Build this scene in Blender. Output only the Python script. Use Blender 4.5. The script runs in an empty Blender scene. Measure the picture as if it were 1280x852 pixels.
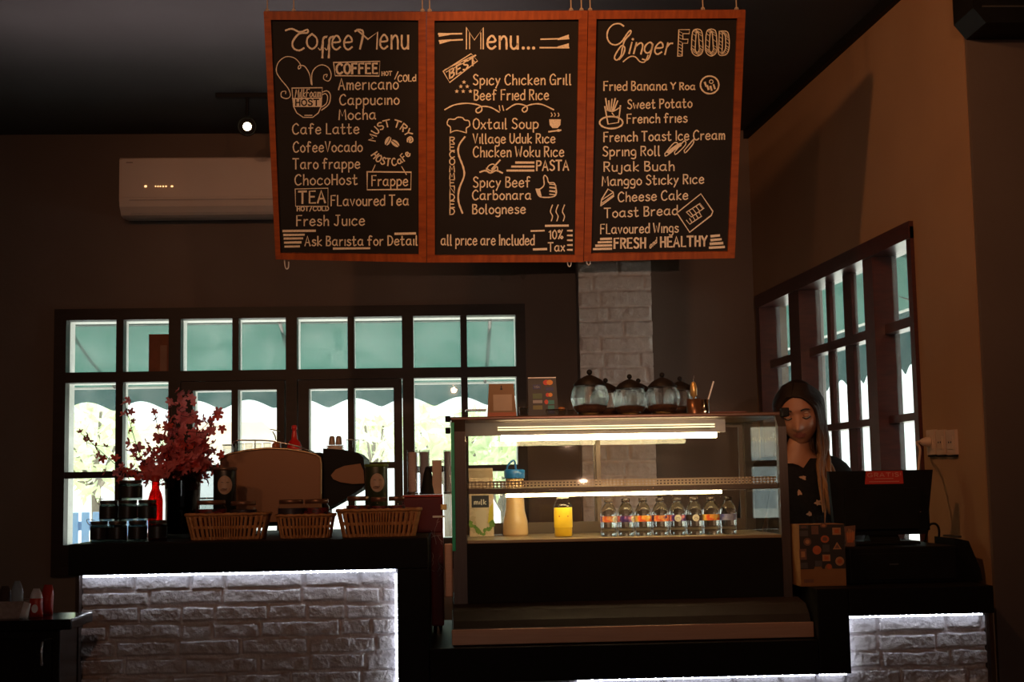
import bpy, bmesh, math, random
from math import sin, cos, pi, tan, atan, atan2, sqrt, exp, radians as R
from mathutils import Vector, Matrix
random.seed(7)
SC = bpy.context.scene
COL = SC.collection
# ------------------------------------------------------------------ camera
F = 1778.0
EYE = Vector((0, 0, 1.2))
YAW, PITCH, ROLL = atan(85/F), atan(182/F), 0.018
_f = Vector((sin(YAW)*cos(PITCH), cos(YAW)*cos(PITCH), sin(PITCH)))
_r = Vector((cos(YAW), -sin(YAW), 0))
_u = _r.cross(_f)
CR = _r*cos(ROLL) - _u*sin(ROLL)
CU = _u*cos(ROLL) + _r*sin(ROLL)
cam = bpy.data.cameras.new('camera')
cam.sensor_fit = 'HORIZONTAL'; cam.sensor_width = 36; cam.lens = F/1280*36
cam.clip_start = 0.05; cam.clip_end = 200
camo = bpy.data.objects.new('camera', cam); COL.objects.link(camo)
camo.matrix_world = Matrix(((CR.x, CU.x, -_f.x, EYE.x), (CR.y, CU.y, -_f.y, EYE.y), (CR.z, CU.z, -_f.z, EYE.z), (0, 0, 0, 1)))
SC.camera = camo
def proj(p):
    d = Vector(p)-EYE; k = d.dot(_f)
    return 640+F*d.dot(CR)/k, 426-F*d.dot(CU)/k
def ray(px, py): return (_f + CR*((px-640)/F) - CU*((py-426)/F))
def at(px, py, Y):
    d = ray(px, py); return EYE + d*(Y/d.y)
def xs(px, Y, z):                       # x of the point (x,Y,z) seen at column px
    a = (px-640)/F; w = CR - _f*a
    return -(w.y*Y + w.z*(z-EYE.z))/w.x
def zs(py, x, Y):                       # z of the point (x,Y,z) seen at row py
    b = (426-py)/F; w = CU - _f*b
    return EYE.z-(w.x*x + w.y*Y)/w.z
def m_px(Y): return Y/F                 # metres per photo pixel at depth Y
# ------------------------------------------------------------------ view, world, sun, large lights
SC.view_settings.view_transform = 'Standard'; SC.view_settings.look = 'None'
SC.view_settings.gamma = 1; SC.view_settings.exposure = 0.0; SC.view_settings.use_curve_mapping = False
SC.cycles.use_denoising = True
SC.cycles.max_bounces = 10; SC.cycles.transparent_max_bounces = 24
SC.cycles.sample_clamp_indirect = 4
W = bpy.data.worlds.new('sky'); SC.world = W; W.use_nodes = True
bg = W.node_tree.nodes['Background']
bg.inputs[0].default_value = (0.93, 1.0, 0.97, 1); bg.inputs[1].default_value = 2.0
def light(name, kind, loc, target, power, color, **kw):
    l = bpy.data.lights.new(name, kind); l.energy = power; l.color = color
    for k, v in kw.items(): setattr(l, k, v)
    o = bpy.data.objects.new(name, l); COL.objects.link(o); o.location = loc
    o.rotation_euler = (Vector(target)-Vector(loc)).to_track_quat('-Z', 'Y').to_euler()
    return o
light('sun', 'SUN', (0, 20, 30), (0, 8.5, 0), 9.0, (1, .97, .9), angle=R(1))
# added unseen fill lights: one behind the camera, one washing the ceiling
light('front_fill', 'AREA', (0.3, -3.6, 1.3), (0.3, 2, 1.4), .8, (.95, .93, 1), shape='RECTANGLE', size=4, size_y=1.8)
light('ceiling_wash', 'AREA', (-.8, 5.38, 2.3), (-.8, 5.45, 3.2), 4.2, (1, .80, .81), shape='RECTANGLE', size=2.2, size_y=.2, spread=R(120))  # uplight added out of sight behind the boards to brighten the ceiling
# warm track lamps over the guests, in front of the boards
for k, (x, y, tx, p) in enumerate(((-1.9, 1.2, -.9, 70), (-.9, .8, .1, 110), (.7, .6, .9, 120), (-1.2, 2.6, -.2, 25))):
    light('track_lamp', 'SPOT', (x, y, 2.9), (tx, 6.4, 2.15), p, (1, .46, .22), spot_size=R(50), spot_blend=1, shadow_soft_size=.05)
light('warm_fill', 'POINT', (.1, -1.4, 2.3), (0, 5, 1), 32, (1, .42, .22), shadow_soft_size=.03)  # unseen point light added to raise the warm ambient level
light('column_fill', 'SPOT', (.8, 1.0, 1.49), (.7, 7.2, 2.0), 140, (1, .60, .40), spot_size=R(26), spot_blend=1, shadow_soft_size=.008)  # unseen spot added to brighten the brick column
light('board_lamp', 'SPOT', (.05, 3.9, 2.97), (1.2, 5.3, 2.35), 36, (1, .43, .16), spot_size=R(110), spot_blend=.6, shadow_soft_size=.03)
# ------------------------------------------------------------------ materials
MATS = {}
def nmat(name):
    m = bpy.data.materials.new(name); m.use_nodes = True
    MATS[name] = m
    return m, m.node_tree.nodes, m.node_tree.links, m.node_tree.nodes['Principled BSDF']
def pm(name, c, c2=None, rough=.6, metal=0, scale=12, bump=0, bscale=None, stretch=(1, 1, 1), coat=0, spec=.5, detail=4, trans=0):
    m, N, L, b = nmat(name)
    b.inputs['Roughness'].default_value = rough; b.inputs['Metallic'].default_value = metal
    b.inputs['Specular IOR Level'].default_value = spec
    b.inputs['Coat Weight'].default_value = coat
    tc = N.new('ShaderNodeTexCoord'); mp = N.new('ShaderNodeMapping')
    mp.inputs['Scale'].default_value = stretch
    L.new(tc.outputs['Object'], mp.inputs[0])
    nz = N.new('ShaderNodeTexNoise'); nz.inputs['Scale'].default_value = scale; nz.inputs['Detail'].default_value = detail
    L.new(mp.outputs[0], nz.inputs['Vector'])
    c2 = c2 or tuple(v*.82 for v in c)
    rp = N.new('ShaderNodeValToRGB')
    rp.color_ramp.elements[0].position = .3; rp.color_ramp.elements[1].position = .7
    rp.color_ramp.elements[0].color = (*c2, 1); rp.color_ramp.elements[1].color = (*c, 1)
    L.new(nz.outputs[0], rp.inputs[0]); L.new(rp.outputs[0], b.inputs['Base Color'])
    if bump:
        n2 = N.new('ShaderNodeTexNoise'); n2.inputs['Scale'].default_value = bscale or scale*4
        L.new(mp.outputs[0], n2.inputs['Vector'])
        bp = N.new('ShaderNodeBump'); bp.inputs['Strength'].default_value = bump; bp.inputs['Distance'].default_value = .01
        L.new(n2.outputs[0], bp.inputs['Height']); L.new(bp.outputs[0], b.inputs['Normal'])
    return m
def em(name, c, s, base=(.8, .8, .8)):
    m, N, L, b = nmat(name)
    b.inputs['Base Color'].default_value = (*base, 1)
    b.inputs['Emission Color'].default_value = (*c, 1); b.inputs['Emission Strength'].default_value = s
    return m
def pane_mat(name, tint=(1, 1, 1), ior=1.45, dust=0.0, dust_c=(.8, .8, .8), scale=5, gmax=1.0):
    m, N, L, b = nmat(name); N.remove(b)
    out = N['Material Output']
    t = N.new('ShaderNodeBsdfTransparent'); t.inputs[0].default_value = (*tint, 1)
    g = N.new('ShaderNodeBsdfGlossy'); g.inputs['Roughness'].default_value = .02
    fr = N.new('ShaderNodeFresnel'); fr.inputs[0].default_value = ior
    mx = N.new('ShaderNodeMixShader')
    ge = N.new('ShaderNodeNewGeometry'); sb = N.new('ShaderNodeMath'); sb.operation = 'SUBTRACT'; sb.inputs[0].default_value = 1
    L.new(ge.outputs['Backfacing'], sb.inputs[1]); ml = N.new('ShaderNodeMath'); ml.operation = 'MULTIPLY'
    L.new(fr.outputs[0], ml.inputs[0]); L.new(sb.outputs[0], ml.inputs[1])
    L.new(ml.outputs[0], mx.inputs[0]); L.new(t.outputs[0], mx.inputs[1]); L.new(g.outputs[0], mx.inputs[2])
    sh = mx
    if dust:
        tc = N.new('ShaderNodeTexCoord'); nz = N.new('ShaderNodeTexNoise'); nz.inputs['Scale'].default_value = scale
        nz.inputs['Detail'].default_value = 7; nz.inputs['Distortion'].default_value = 1.2
        L.new(tc.outputs['Object'], nz.inputs['Vector'])
        mr = N.new('ShaderNodeMapRange'); mr.inputs[1].default_value = .35; mr.inputs[2].default_value = .75
        mr.inputs[3].default_value = dust*.35; mr.inputs[4].default_value = dust
        L.new(nz.outputs[0], mr.inputs[0])
        tl = N.new('ShaderNodeBsdfTranslucent'); tl.inputs[0].default_value = (*dust_c, 1)
        m2 = N.new('ShaderNodeMixShader')
        L.new(mr.outputs[0], m2.inputs[0]); L.new(mx.outputs[0], m2.inputs[1]); L.new(tl.outputs[0], m2.inputs[2])
        sh = m2
    L.new(sh.outputs[0], out.inputs[0])
    return m
def cloth_mat(name, c, tr=.6, c2=None):
    m, N, L, b = nmat(name); N.remove(b)
    out = N['Material Output']
    tc = N.new('ShaderNodeTexCoord'); nz = N.new('ShaderNodeTexNoise'); nz.inputs['Scale'].default_value = 2.5; nz.inputs['Detail'].default_value = 5
    L.new(tc.outputs['Object'], nz.inputs['Vector'])
    rp = N.new('ShaderNodeValToRGB'); rp.color_ramp.elements[0].position = .3; rp.color_ramp.elements[1].position = .72
    rp.color_ramp.elements[0].color = (*c, 1); rp.color_ramp.elements[1].color = (*(c2 or c), 1)
    L.new(nz.outputs[0], rp.inputs[0])
    d = N.new('ShaderNodeBsdfDiffuse'); t = N.new('ShaderNodeBsdfTranslucent'); mx = N.new('ShaderNodeMixShader')
    mx.inputs[0].default_value = tr
    L.new(rp.outputs[0], d.inputs[0]); L.new(rp.outputs[0], t.inputs[0])
    L.new(d.outputs[0], mx.inputs[1]); L.new(t.outputs[0], mx.inputs[2]); L.new(mx.outputs[0], out.inputs[0])
    return m
def glass_mat(name, c=(1, 1, 1), ior=1.33, mix=.35, rough=0.0):   # refracting glass that still lets the lamps' light through
    m, N, L, b = nmat(name); N.remove(b)
    g = N.new('ShaderNodeBsdfGlass'); g.inputs[0].default_value = (*c, 1); g.inputs['IOR'].default_value = ior; g.inputs['Roughness'].default_value = rough
    t = N.new('ShaderNodeBsdfTransparent'); t.inputs[0].default_value = (*c, 1)
    mx = N.new('ShaderNodeMixShader'); mx.inputs[0].default_value = mix
    L.new(g.outputs[0], mx.inputs[1]); L.new(t.outputs[0], mx.inputs[2]); L.new(mx.outputs[0], N['Material Output'].inputs[0])
    return m
wall_m = pm('taupe_paint', (.14, .105, .088), (.125, .092, .077), .85, scale=3, bump=.08, bscale=60)
wallR_m = pm('tan_paint', (.36, .215, .12), (.32, .185, .10), .85, scale=2.5, bump=.08, bscale=60)
ceil_m = pm('ceiling_paint', (.075, .07, .07), (.065, .06, .06), .9, scale=3)
floor_m = pm('dark_tile', (.10, .07, .06), (.07, .05, .04), .5, scale=4)
brick_m = pm('white_painted_brick', (.74, .70, .68), (.60, .56, .54), .8, scale=30, bump=.5, bscale=90)
black_m = pm('black_laminate', (.013, .0125, .012), (.010, .0095, .009), .5, scale=8, spec=.08)
dkwood_m = pm('dark_stained_wood', (.018, .009, .008), (.012, .006, .005), .45, scale=6, stretch=(1, 1, 8), spec=.2)
rwood_m = pm('mahogany_wood', (.075, .019, .014), (.045, .012, .010), .3, scale=5, stretch=(3, 3, 14), spec=.5)
white_m = pm('white_gloss_paint', (.85, .83, .82), None, .4)
frame_m = pm('orange_pine', (.33, .082, .017), (.18, .036, .008), .42, scale=9, stretch=(1.2, 1, 7), detail=6, spec=.4)
frameh_m = pm('orange_pine_rail', (.33, .082, .017), (.18, .036, .008), .42, scale=9, stretch=(7, 1, 1.2), detail=6, spec=.4)
slate_m = pm('chalkboard', (.017, .0155, .0165), (.010, .0095, .010), .75, scale=3, detail=8, spec=.2)
chalk_m = pm('cream_chalk', (.90, .86, .74), (.60, .55, .45), .95, scale=420)
pglass_m = pane_mat('window_glass', (.95, .98, .97), 1.4, .11, (.85, .87, .87), 5)
cglass_m = pane_mat('case_glass', (.96, .97, .96), 1.45, .014, (.95, .62, .38), 8)  # warm layer tint stands in for the strips' glow hazing the glass
jglass_m = pane_mat('jar_glass', (.93, .94, .93), 1.5)
rglass_m = glass_mat('bottle_water', (.97, .98, .99), 1.33, .25)
steel_m = pm('brushed_steel', (.42, .39, .37), (.36, .33, .31), .36, 1, scale=40, stretch=(.2, 6, 6))
bronze_m = pm('bronze_metal', (.085, .066, .058), (.07, .054, .048), .42, .5, scale=30, stretch=(6, 6, .3))
copper_m = pm('copper_strip', (.62, .37, .25), (.56, .33, .22), .45, .3, scale=30, stretch=(.3, 6, 6))
chrome_m = pm('chrome', (.8, .78, .75), None, .12, 1)
# ------------------------------------------------------------------ mesh helpers
class MB:
    def __init__(s): s.v = []; s.f = []; s.mi = []; s.sm = []
    def add(s, vs, fs, mi=0, sm=False):
        k = len(s.v); s.v += [tuple(v) for v in vs]
        for f in fs: s.f.append(tuple(i+k for i in f)); s.mi.append(mi); s.sm.append(sm)
        return s
    def box(s, x0, y0, z0, x1, y1, z1, mi=0, bev=0.0):
        if bev:
            bm = bmesh.new(); bmesh.ops.create_cube(bm, size=1)
            for v in bm.verts: v.co = Vector(((x0+x1)/2+v.co.x*(x1-x0), (y0+y1)/2+v.co.y*(y1-y0), (z0+z1)/2+v.co.z*(z1-z0)))
            bmesh.ops.bevel(bm, geom=bm.edges[:], offset=min(bev, abs(x1-x0)*.45, abs(y1-y0)*.45, abs(z1-z0)*.45), segments=2, affect='EDGES', profile=.6)
            bm.verts.index_update()
            s.add([v.co for v in bm.verts], [[v.index for v in f.verts] for f in bm.faces], mi); bm.free(); return s
        return s.add([(x0, y0, z0), (x1, y0, z0), (x1, y1, z0), (x0, y1, z0), (x0, y0, z1), (x1, y0, z1), (x1, y1, z1), (x0, y1, z1)],
                     [(0, 3, 2, 1), (4, 5, 6, 7), (0, 1, 5, 4), (1, 2, 6, 5), (2, 3, 7, 6), (3, 0, 4, 7)], mi)
    def lathe(s, prof, n=24, c=(0, 0, 0), mi=0, sm=True, sx=1, sy=1):
        vs = []; fs = []; k = len(prof)
        for r, z in prof:
            for j in range(n):
                a = 2*pi*j/n; vs.append((c[0]+r*cos(a)*sx, c[1]+r*sin(a)*sy, c[2]+z))
        for i in range(k-1):
            for j in range(n):
                fs.append((i*n+j, i*n+(j+1) % n, (i+1)*n+(j+1) % n, (i+1)*n+j))
        s.add(vs, fs, mi, sm)
        if prof[0][0] > 1e-5: s.add([vs[j] for j in range(n)], [tuple(range(n-1, -1, -1))], mi)
        if prof[-1][0] > 1e-5: s.add([vs[(k-1)*n+j] for j in range(n)], [tuple(range(n))], mi)
        return s
    def tube(s, pts, r, n=8, mi=0, closed=False):
        pts = [Vector(p) for p in pts]; m = len(pts); vs = []; fs = []
        rr = r if isinstance(r, (list, tuple)) else [r]*m
        prev = None
        for i, p in enumerate(pts):
            a = pts[(i-1) % m] if (i > 0 or closed) else p; b = pts[(i+1) % m] if (i < m-1 or closed) else p
            t = (b-a).normalized()
            ref = prev if prev is not None else (Vector((0, 0, 1)) if abs(t.z) < .9 else Vector((1, 0, 0)))
            x = (ref - t*ref.dot(t)).normalized(); y = t.cross(x); prev = x
            for j in range(n):
                q = 2*pi*j/n; vs.append(p + x*cos(q)*rr[i] + y*sin(q)*rr[i])
        for i in range(m if closed else m-1):
            i2 = (i+1) % m
            for j in range(n): fs.append((i*n+j, i*n+(j+1) % n, i2*n+(j+1) % n, i2*n+j))
        s.add(vs, fs, mi, True)
        if not closed:
            s.add(vs[:n], [tuple(range(n-1, -1, -1))], mi); s.add(vs[-n:], [tuple(range(n))], mi)
        return s
    def prism(s, poly, y0, y1, mi=0):           # poly in x,z ; extruded along y
        n = len(poly)
        vs = [(x, y0, z) for x, z in poly]+[(x, y1, z) for x, z in poly]
        ar = sum(poly[i][0]*poly[(i+1) % n][1]-poly[(i+1) % n][0]*poly[i][1] for i in range(n))
        fs = [tuple(range(n)), tuple(range(2*n-1, n-1, -1))]+[(i, n+i, n+(i+1) % n, (i+1) % n) for i in range(n)]
        if ar < 0: fs = [tuple(reversed(f)) for f in fs]
        return s.add(vs, fs, mi)
    def prismx(s, poly, x0, x1, mi=0):          # poly in y,z ; extruded along x
        t = MB().prism(poly, x0, x1)
        return s.add([(v[1], v[0], v[2]) for v in t.v], [tuple(reversed(f)) for f in t.f], mi)
    def prismz(s, poly, z0, z1, mi=0):          # poly in x,y ; extruded along z
        t = MB().prism(poly, z0, z1)
        return s.add([(v[0], v[2], v[1]) for v in t.v], [tuple(reversed(f)) for f in t.f], mi)
    def ball(s, c, r, n=12, mi=0, sc=(1, 1, 1)):
        k = max(5, n//2+1); vs = []; fs = []
        for i in range(k+1):
            a = pi*i/k
            for j in range(n):
                b = 2*pi*j/n; vs.append((c[0]+r*sc[0]*sin(a)*cos(b), c[1]+r*sc[1]*sin(a)*sin(b), c[2]-r*sc[2]*cos(a)))
        for i in range(k):
            for j in range(n): fs.append((i*n+j, i*n+(j+1) % n, (i+1)*n+(j+1) % n, (i+1)*n+j))
        return s.add(vs, fs, mi, True)
    def xf(s, M):
        s.v = [tuple(M @ Vector(v)) for v in s.v]; return s
    def move(s, x, y, z): return s.xf(Matrix.Translation((x, y, z)))
    def join(s, o, mi=None):
        k = len(s.v); s.v += o.v
        for f, m, q in zip(o.f, o.mi, o.sm): s.f.append(tuple(i+k for i in f)); s.mi.append(m if mi is None else mi); s.sm.append(q)
        return s
    def build(s, name, mat, parent=None):
        me = bpy.data.meshes.new(name); me.from_pydata(s.v, [], s.f)
        for m in (mat if isinstance(mat, (list, tuple)) else [mat]): me.materials.append(m)
        me.polygons.foreach_set('material_index', s.mi); me.polygons.foreach_set('use_smooth', s.sm)
        me.update()
        o = bpy.data.objects.new(name, me); COL.objects.link(o)
        if parent is not None: o.parent = parent
        return o
def tag(o, label=None, cat=None, group=None, kind=None):
    if label: o['label'] = label
    if cat: o['category'] = cat
    if group: o['group'] = group
    if kind: o['kind'] = kind
    return o
def thing(name, label, cat, loc=(0, 0, 0), rz=0, group=None):
    o = bpy.data.objects.new(name, None); COL.objects.link(o); o.location = loc; o.rotation_euler = (0, 0, rz)
    o.empty_display_size = .05
    return tag(o, label, cat, group)
def struct(o): return tag(o, kind='structure')
def copy_tree(o, loc, label, parent=None, rz=None):
    c = o.copy(); COL.objects.link(c)
    c.location = loc
    if rz is not None: c.rotation_euler = (0, 0, rz)
    c['label'] = label
    for ch in list(o.children):
        d = ch.copy(); COL.objects.link(d); d.parent = c
        for g in ch.children:
            e = g.copy(); COL.objects.link(e); e.parent = d
    return c
def cr(pts, n=6, closed=False):               # Catmull-Rom through the points; a repeated point makes a corner
    P = [Vector(p) for p in pts]
    if len(P) < 3: return P
    out = []; m = len(P)
    for i in range(m if closed else m-1):
        p1, p2 = P[i], P[(i+1) % m]
        if (p1-p2).length < 1e-9: continue
        p0 = P[(i-1) % m] if (i > 0 or closed) else p1; p3 = P[(i+2) % m] if (i < m-2 or closed) else p2
        for k in range(n):
            t = k/n
            out.append(.5*((2*p1)+(p2-p0)*t+(2*p0-5*p1+4*p2-p3)*t*t+(3*p1-p0-3*p2+p3)*t*t*t))
    if not closed: out.append(P[-1])
    return out
# ------------------------------------------------------------------ key depths and heights
YB = 7.3                                        # back wall plane
XC = at(945, 450, YB).x                         # corner with the right wall
def wx(Y): return XC+.059*(YB-Y)                # x of the right wall at depth Y
ZC = zs(168, at(100, 168, YB).x, YB)            # ceiling
def wY(px, z, o=0.0):                           # depth of the right wall (offset o into it) at pixel column px
    lo, hi = 3.5, 7.3
    for _ in range(40):
        mid = (lo+hi)/2
        if proj((wx(mid)+o, mid, z))[0] > px: lo = mid
        else: hi = mid
    return lo
YP = wY(1213, 2.2)                              # where the right wall turns the corner
Yc = 4.45                                       # counter fascia
ZL = zs(676, xs(300, Yc, 1.04), Yc)             # left counter top
ZM = zs(805, xs(780, Yc, .7), Yc)               # low middle counter top
ZR = zs(734, xs(1120, Yc, .87), Yc)             # right counter top
ZLb = zs(715, xs(300, Yc, .94), Yc); ZMb = zs(848, xs(800, Yc, .6), Yc); ZRb = zs(768, xs(1150, Yc, .78), Yc)
print('CAL', XC, ZC, YP, ZL, ZM, ZR, ZLb, ZMb, ZRb)
# ------------------------------------------------------------------ room shell
XL, XR, YF = -4.2, 4.2, -4.2
struct(MB().box(XL-.2, YF-.2, -.1, XR+.2, YB+.25, 0).build('floor', floor_m))
struct(MB().box(XL-.2, YF-.2, ZC, XR+.2, YB+.5, ZC+.15).build('ceiling', ceil_m))
# back wall with the window opening
TH = .13
wz = 1.85
Wx0, Wx1 = xs(69, YB, wz), xs(657, YB, wz)
xr = xs(84, YB, wz)
def wr(py): return zs(py, xr, YB)
Wz0, Wz1 = wr(720), wr(387)
b = MB()
b.box(XL, YB, 0, Wx0, YB+.2, ZC); b.box(Wx1, YB, 0, wx(YB)+TH, YB+.2, ZC)
b.box(Wx0, YB, 0, Wx1, YB+.2, Wz0); b.box(Wx0, YB, Wz1, Wx1, YB+.2, ZC)
struct(b.build('wall_back', wall_m))
struct(MB().box(XL-.2, YF, 0, XL, YB+.2, ZC).build('wall_left', wall_m))
b = MB(); b.box(XL, YF-.2, 0, -1.2, YF, ZC); b.box(0, YF-.2, 0, XR+.2, YF, ZC); b.box(-1.2, YF-.2, 0, 0, YF, 1.0); b.box(-1.2, YF-.2, 2.0, 0, YF, ZC)
struct(b.build('wall_front', wall_m))
# right wall: a thick wall with the window opening, turning the corner at YP
Rz0, Rz1 = .72, zs(283, wx(wY(1138, 2.3)), wY(1138, 2.3))
RY0, RY1 = wY(1143, 1.8), wY(953, 1.9)
def rwall(b, Ya, Yb_, z0, z1, o0=0.0, o1=TH, mi=0, fn=None):
    pr = [(wx(Ya)+o0, Ya), (wx(Ya)+o1, Ya), (wx(Yb_)+o1, Yb_), (wx(Yb_)+o0, Yb_)]
    return b.prismz(pr, z0, z1, mi)
b = MB()
rwall(b, YP, RY0, 0, ZC); rwall(b, RY1, YB, 0, ZC); rwall(b, RY0, RY1, 0, Rz0); rwall(b, RY0, RY1, Rz1, ZC)
struct(b.build('wall_right', wallR_m))
b = MB(); b.box(wx(YP)+.004, YP-.02, 0, XR+.2, YP, ZC); b.box(XR, YF, 0, XR+.2, YP, ZC)
struct(b.build('wall_right_return', wall_m))  # dimmer light on this end face is put into its darker paint
# thin dark cornice strip along the right wall
b = MB(); rwall(b, YP, YB, ZC-.045, ZC, -.025, 0)
struct(b.build('trim_1', black_m))
# brick height fields
def bricks(x0, z0, x1, z1, yf, step, seed, row=.062, lmin=.09, lmax=.25, deep=.015, thick=.05, fine=.4):
    rnd = random.Random(seed)
    rows = []; z = z1
    while z > z0-.1:
        h = row*rnd.uniform(.93, 1.07); xx = x0-rnd.uniform(0, .14); cuts = []
        while xx < x1+.3:
            l = rnd.uniform(lmin, lmax); cuts.append((xx, xx+l, rnd.uniform(-.0025, .0035), rnd.uniform(-.03, .03), rnd.uniform(-.004, .004), rnd.random()*9)); xx += l
        rows.append((z-h, z, cuts)); z -= h
    from mathutils import noise
    nx = int((x1-x0)/step)+1
    zl_ = []; zz = z1
    while zz > z0: zl_.append(zz); zz -= step if z1-zz < fine else step*4
    zl_.append(z0); nz = len(zl_)
    vs = []; fs = []
    for i in range(nz):
        zz = zl_[i]
        rw = next((r for r in rows if r[0] <= zz <= r[1]), rows[-1])
        for j in range(nx):
            xx = x0+(x1-x0)*j/(nx-1)
            c = next((q for q in rw[2] if q[0] <= xx < q[1]), rw[2][-1])
            wob = noise.noise(Vector((xx*14, zz*14, c[5])))*.006
            d = min(xx-c[0], c[1]-xx, zz-rw[0]-c[4], rw[1]-zz+c[4])+wob*.8-.0036
            t = max(0, min(1, d/.0045)); t = t*t*(3-2*t)
            n = noise.fractal(Vector((xx*32+c[5], zz*32, 2.7)), .9, 2.1, 4)*.0038+noise.noise(Vector((xx*9+c[5]*3, zz*13, .7)))*.0026
            h = t*(deep+c[2]+n+c[3]*(zz-(rw[0]+rw[1])/2))
            vs.append((xx, yf-h, zz))
    for i in range(nz-1):
        for j in range(nx-1):
            a = i*nx+j; fs.append((a, a+nx, a+nx+1, a+1))
    b = MB(); b.add(vs, fs, 0, True)
    b.box(x0, yf+.0005, z0, x1, yf+thick, z1)
    return b
pc = 7.18
px0, px1 = xs(724, pc, 2.0), xs(815, pc, 2.0)
pz0 = 0.6
struct(bricks(px0, pz0, px1, ZC, pc, .006, 3, row=.079, lmin=.1, lmax=.3, deep=.016, thick=YB-pc, fine=9).build('column_brick', brick_m))
# ------------------------------------------------------------------ back window
b = MB()
Yi, Yo = YB-.03, YB+.05
def bar(b, p0, p1, q0, q1, y0=Yi, ym=Yo, y2=YB+.15, x_=None):
    X0, X1, Z0, Z1 = xs(p0, YB, wz), xs(p1, YB, wz), wr(q1), wr(q0)
    b.box(X0, y0, Z0, X1, ym, Z1, 0)
    if y2: b.box(X0, ym, Z0, X1, y2, Z1, 1)  # white outer half paints in the skylight on the frame's reveals
for p0, p1 in ((69, 84), (212, 227), (358, 372), (503, 517), (645, 657)): bar(b, p0, p1, 387, 720)
for q0, q1 in ((387, 401), (466, 479), (681, 720)):
    for p0, p1 in ((84, 212), (227, 358), (372, 503), (517, 645)): bar(b, p0, p1, q0, q1)
for p0, p1 in ((146, 155), (291, 299), (435, 443), (576, 584)): bar(b, p0, p1, 401, 466, Yi+.01, Yo, YB+.10)
for p0, p1 in ((146, 155), (576, 584)): bar(b, p0, p1, 479, 681, Yi+.01, Yo, YB+.10)
for p0, p1 in ((84, 146), (155, 212), (517, 576), (584, 645)): bar(b, p0, p1, 590, 598, Yi+.01, Yo, YB+.10)
# slim architrave around it
X0, X1 = Wx0, Wx1
win1 = struct(b.build('window_1', [dkwood_m, white_m]))
sashes = []
for (o0, o1, c0, c1, d0, d1) in ((227, 358, 243, 291, 299, 347), (372, 503, 387, 435, 443, 492)):
    s = MB(); e = .0
    a = dict(y0=Yi-.012, ym=Yo-.01, y2=YB+.10)
    bar(s, o0+1.5, c0, 480, 680, **a); bar(s, d1, o1-1.5, 480, 680, **a); bar(s, c1, d0, 491, 672, **a)
    bar(s, c0, d1, 480, 491, **a); bar(s, c0, d1, 672, 680, **a)
    for p0, p1 in ((c0, c1), (d0, d1)): bar(s, p0, p1, 584, 592, **a)
    so = s.build('sash', [dkwood_m, white_m], win1)
    hx, hz = xs(o1-6 if o0 < 300 else o0+6, YB, wz), wr(600)
    h = MB(); h.box(hx-.008, Yi-.03, hz-.05, hx+.008, Yi-.012, hz+.05, 0, .004); h.tube([(hx, Yi-.03, hz+.02), (hx, Yi-.05, hz+.02), (hx, Yi-.052, hz-.07)], .006)
    h.build('latch', chrome_m, so)
g = MB()
for p0, p1 in ((84, 212), (227, 358), (372, 503), (517, 645)):
    g.box(xs(p0, YB, wz), YB+.045, wr(681), xs(p1, YB, wz), YB+.049, wr(401))
g.build('window_glass', pglass_m, win1)
# brown notice stuck on the upper pane
nt = MB(); q0, q1 = xs(184, YB, wz), xs(210, YB, wz); nt.box(q0, YB+.036, wr(465.5), q1, YB+.0448, wr(418)); 
nt.box(q0+.058, YB+.034, wr(464.5), q0+.092, YB+.036, wr(432), 1)
tag(nt.build('notice_board', [pm('brown_card', (.22, .07, .03), (.16, .05, .02), .7, scale=20), pm('pale_brown_card', (.3, .17, .12), None, .7)]), 'brown notice standing against the upper window pane, second pane from the left', 'notice')
# ------------------------------------------------------------------ right window (timber bays in the thick wall)
def rz(py, px=1143):                            # row at the near edge -> height on the wall
    Y = wY(px, 1.9); return zs(py, wx(Y), Y)
b = MB()
zt0, zt1 = Rz0, Rz1
D = .062                                        # the glass sits this far behind the room face of the posts
rwall(b, RY0-.03, RY0+.012, zt0, zt1, -.014, D+.03)
rwall(b, RY1-.012, RY1+.05, zt0, zt1, -.014, D+.03)
for p0, p1 in ((990, 1003), (1084, 1096)): rwall(b, wY(p1, 1.8), wY(p0, 1.8), zt0+.03, zt1-.03, -.008, D+.03)
rwall(b, RY0-.03, RY1+.05, zt1-.045, zt1+.02, -.018, D+.05); rwall(b, RY0-.03, RY1+.05, zt0, zt0+.05, -.018, D+.05)
for q0, q1 in ((390, 403), (513, 523)): rwall(b, RY0, RY1, rz(q1), rz(q0), D-.03, D+.03)
for p0, p1 in ((1036.5, 1041), (1058, 1068)): rwall(b, wY(p1, 1.8, D), wY(p0, 1.8, D), zt0+.03, zt1-.04, D-.006, D+.02)
win2 = struct(b.build('window_2', rwood_m))
g = MB(); rwall(g, RY0+.013, RY1-.013, zt0+.051, zt1-.046, D+.008, D+.011)
g.build('window_glass', pglass_m, win2)
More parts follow.
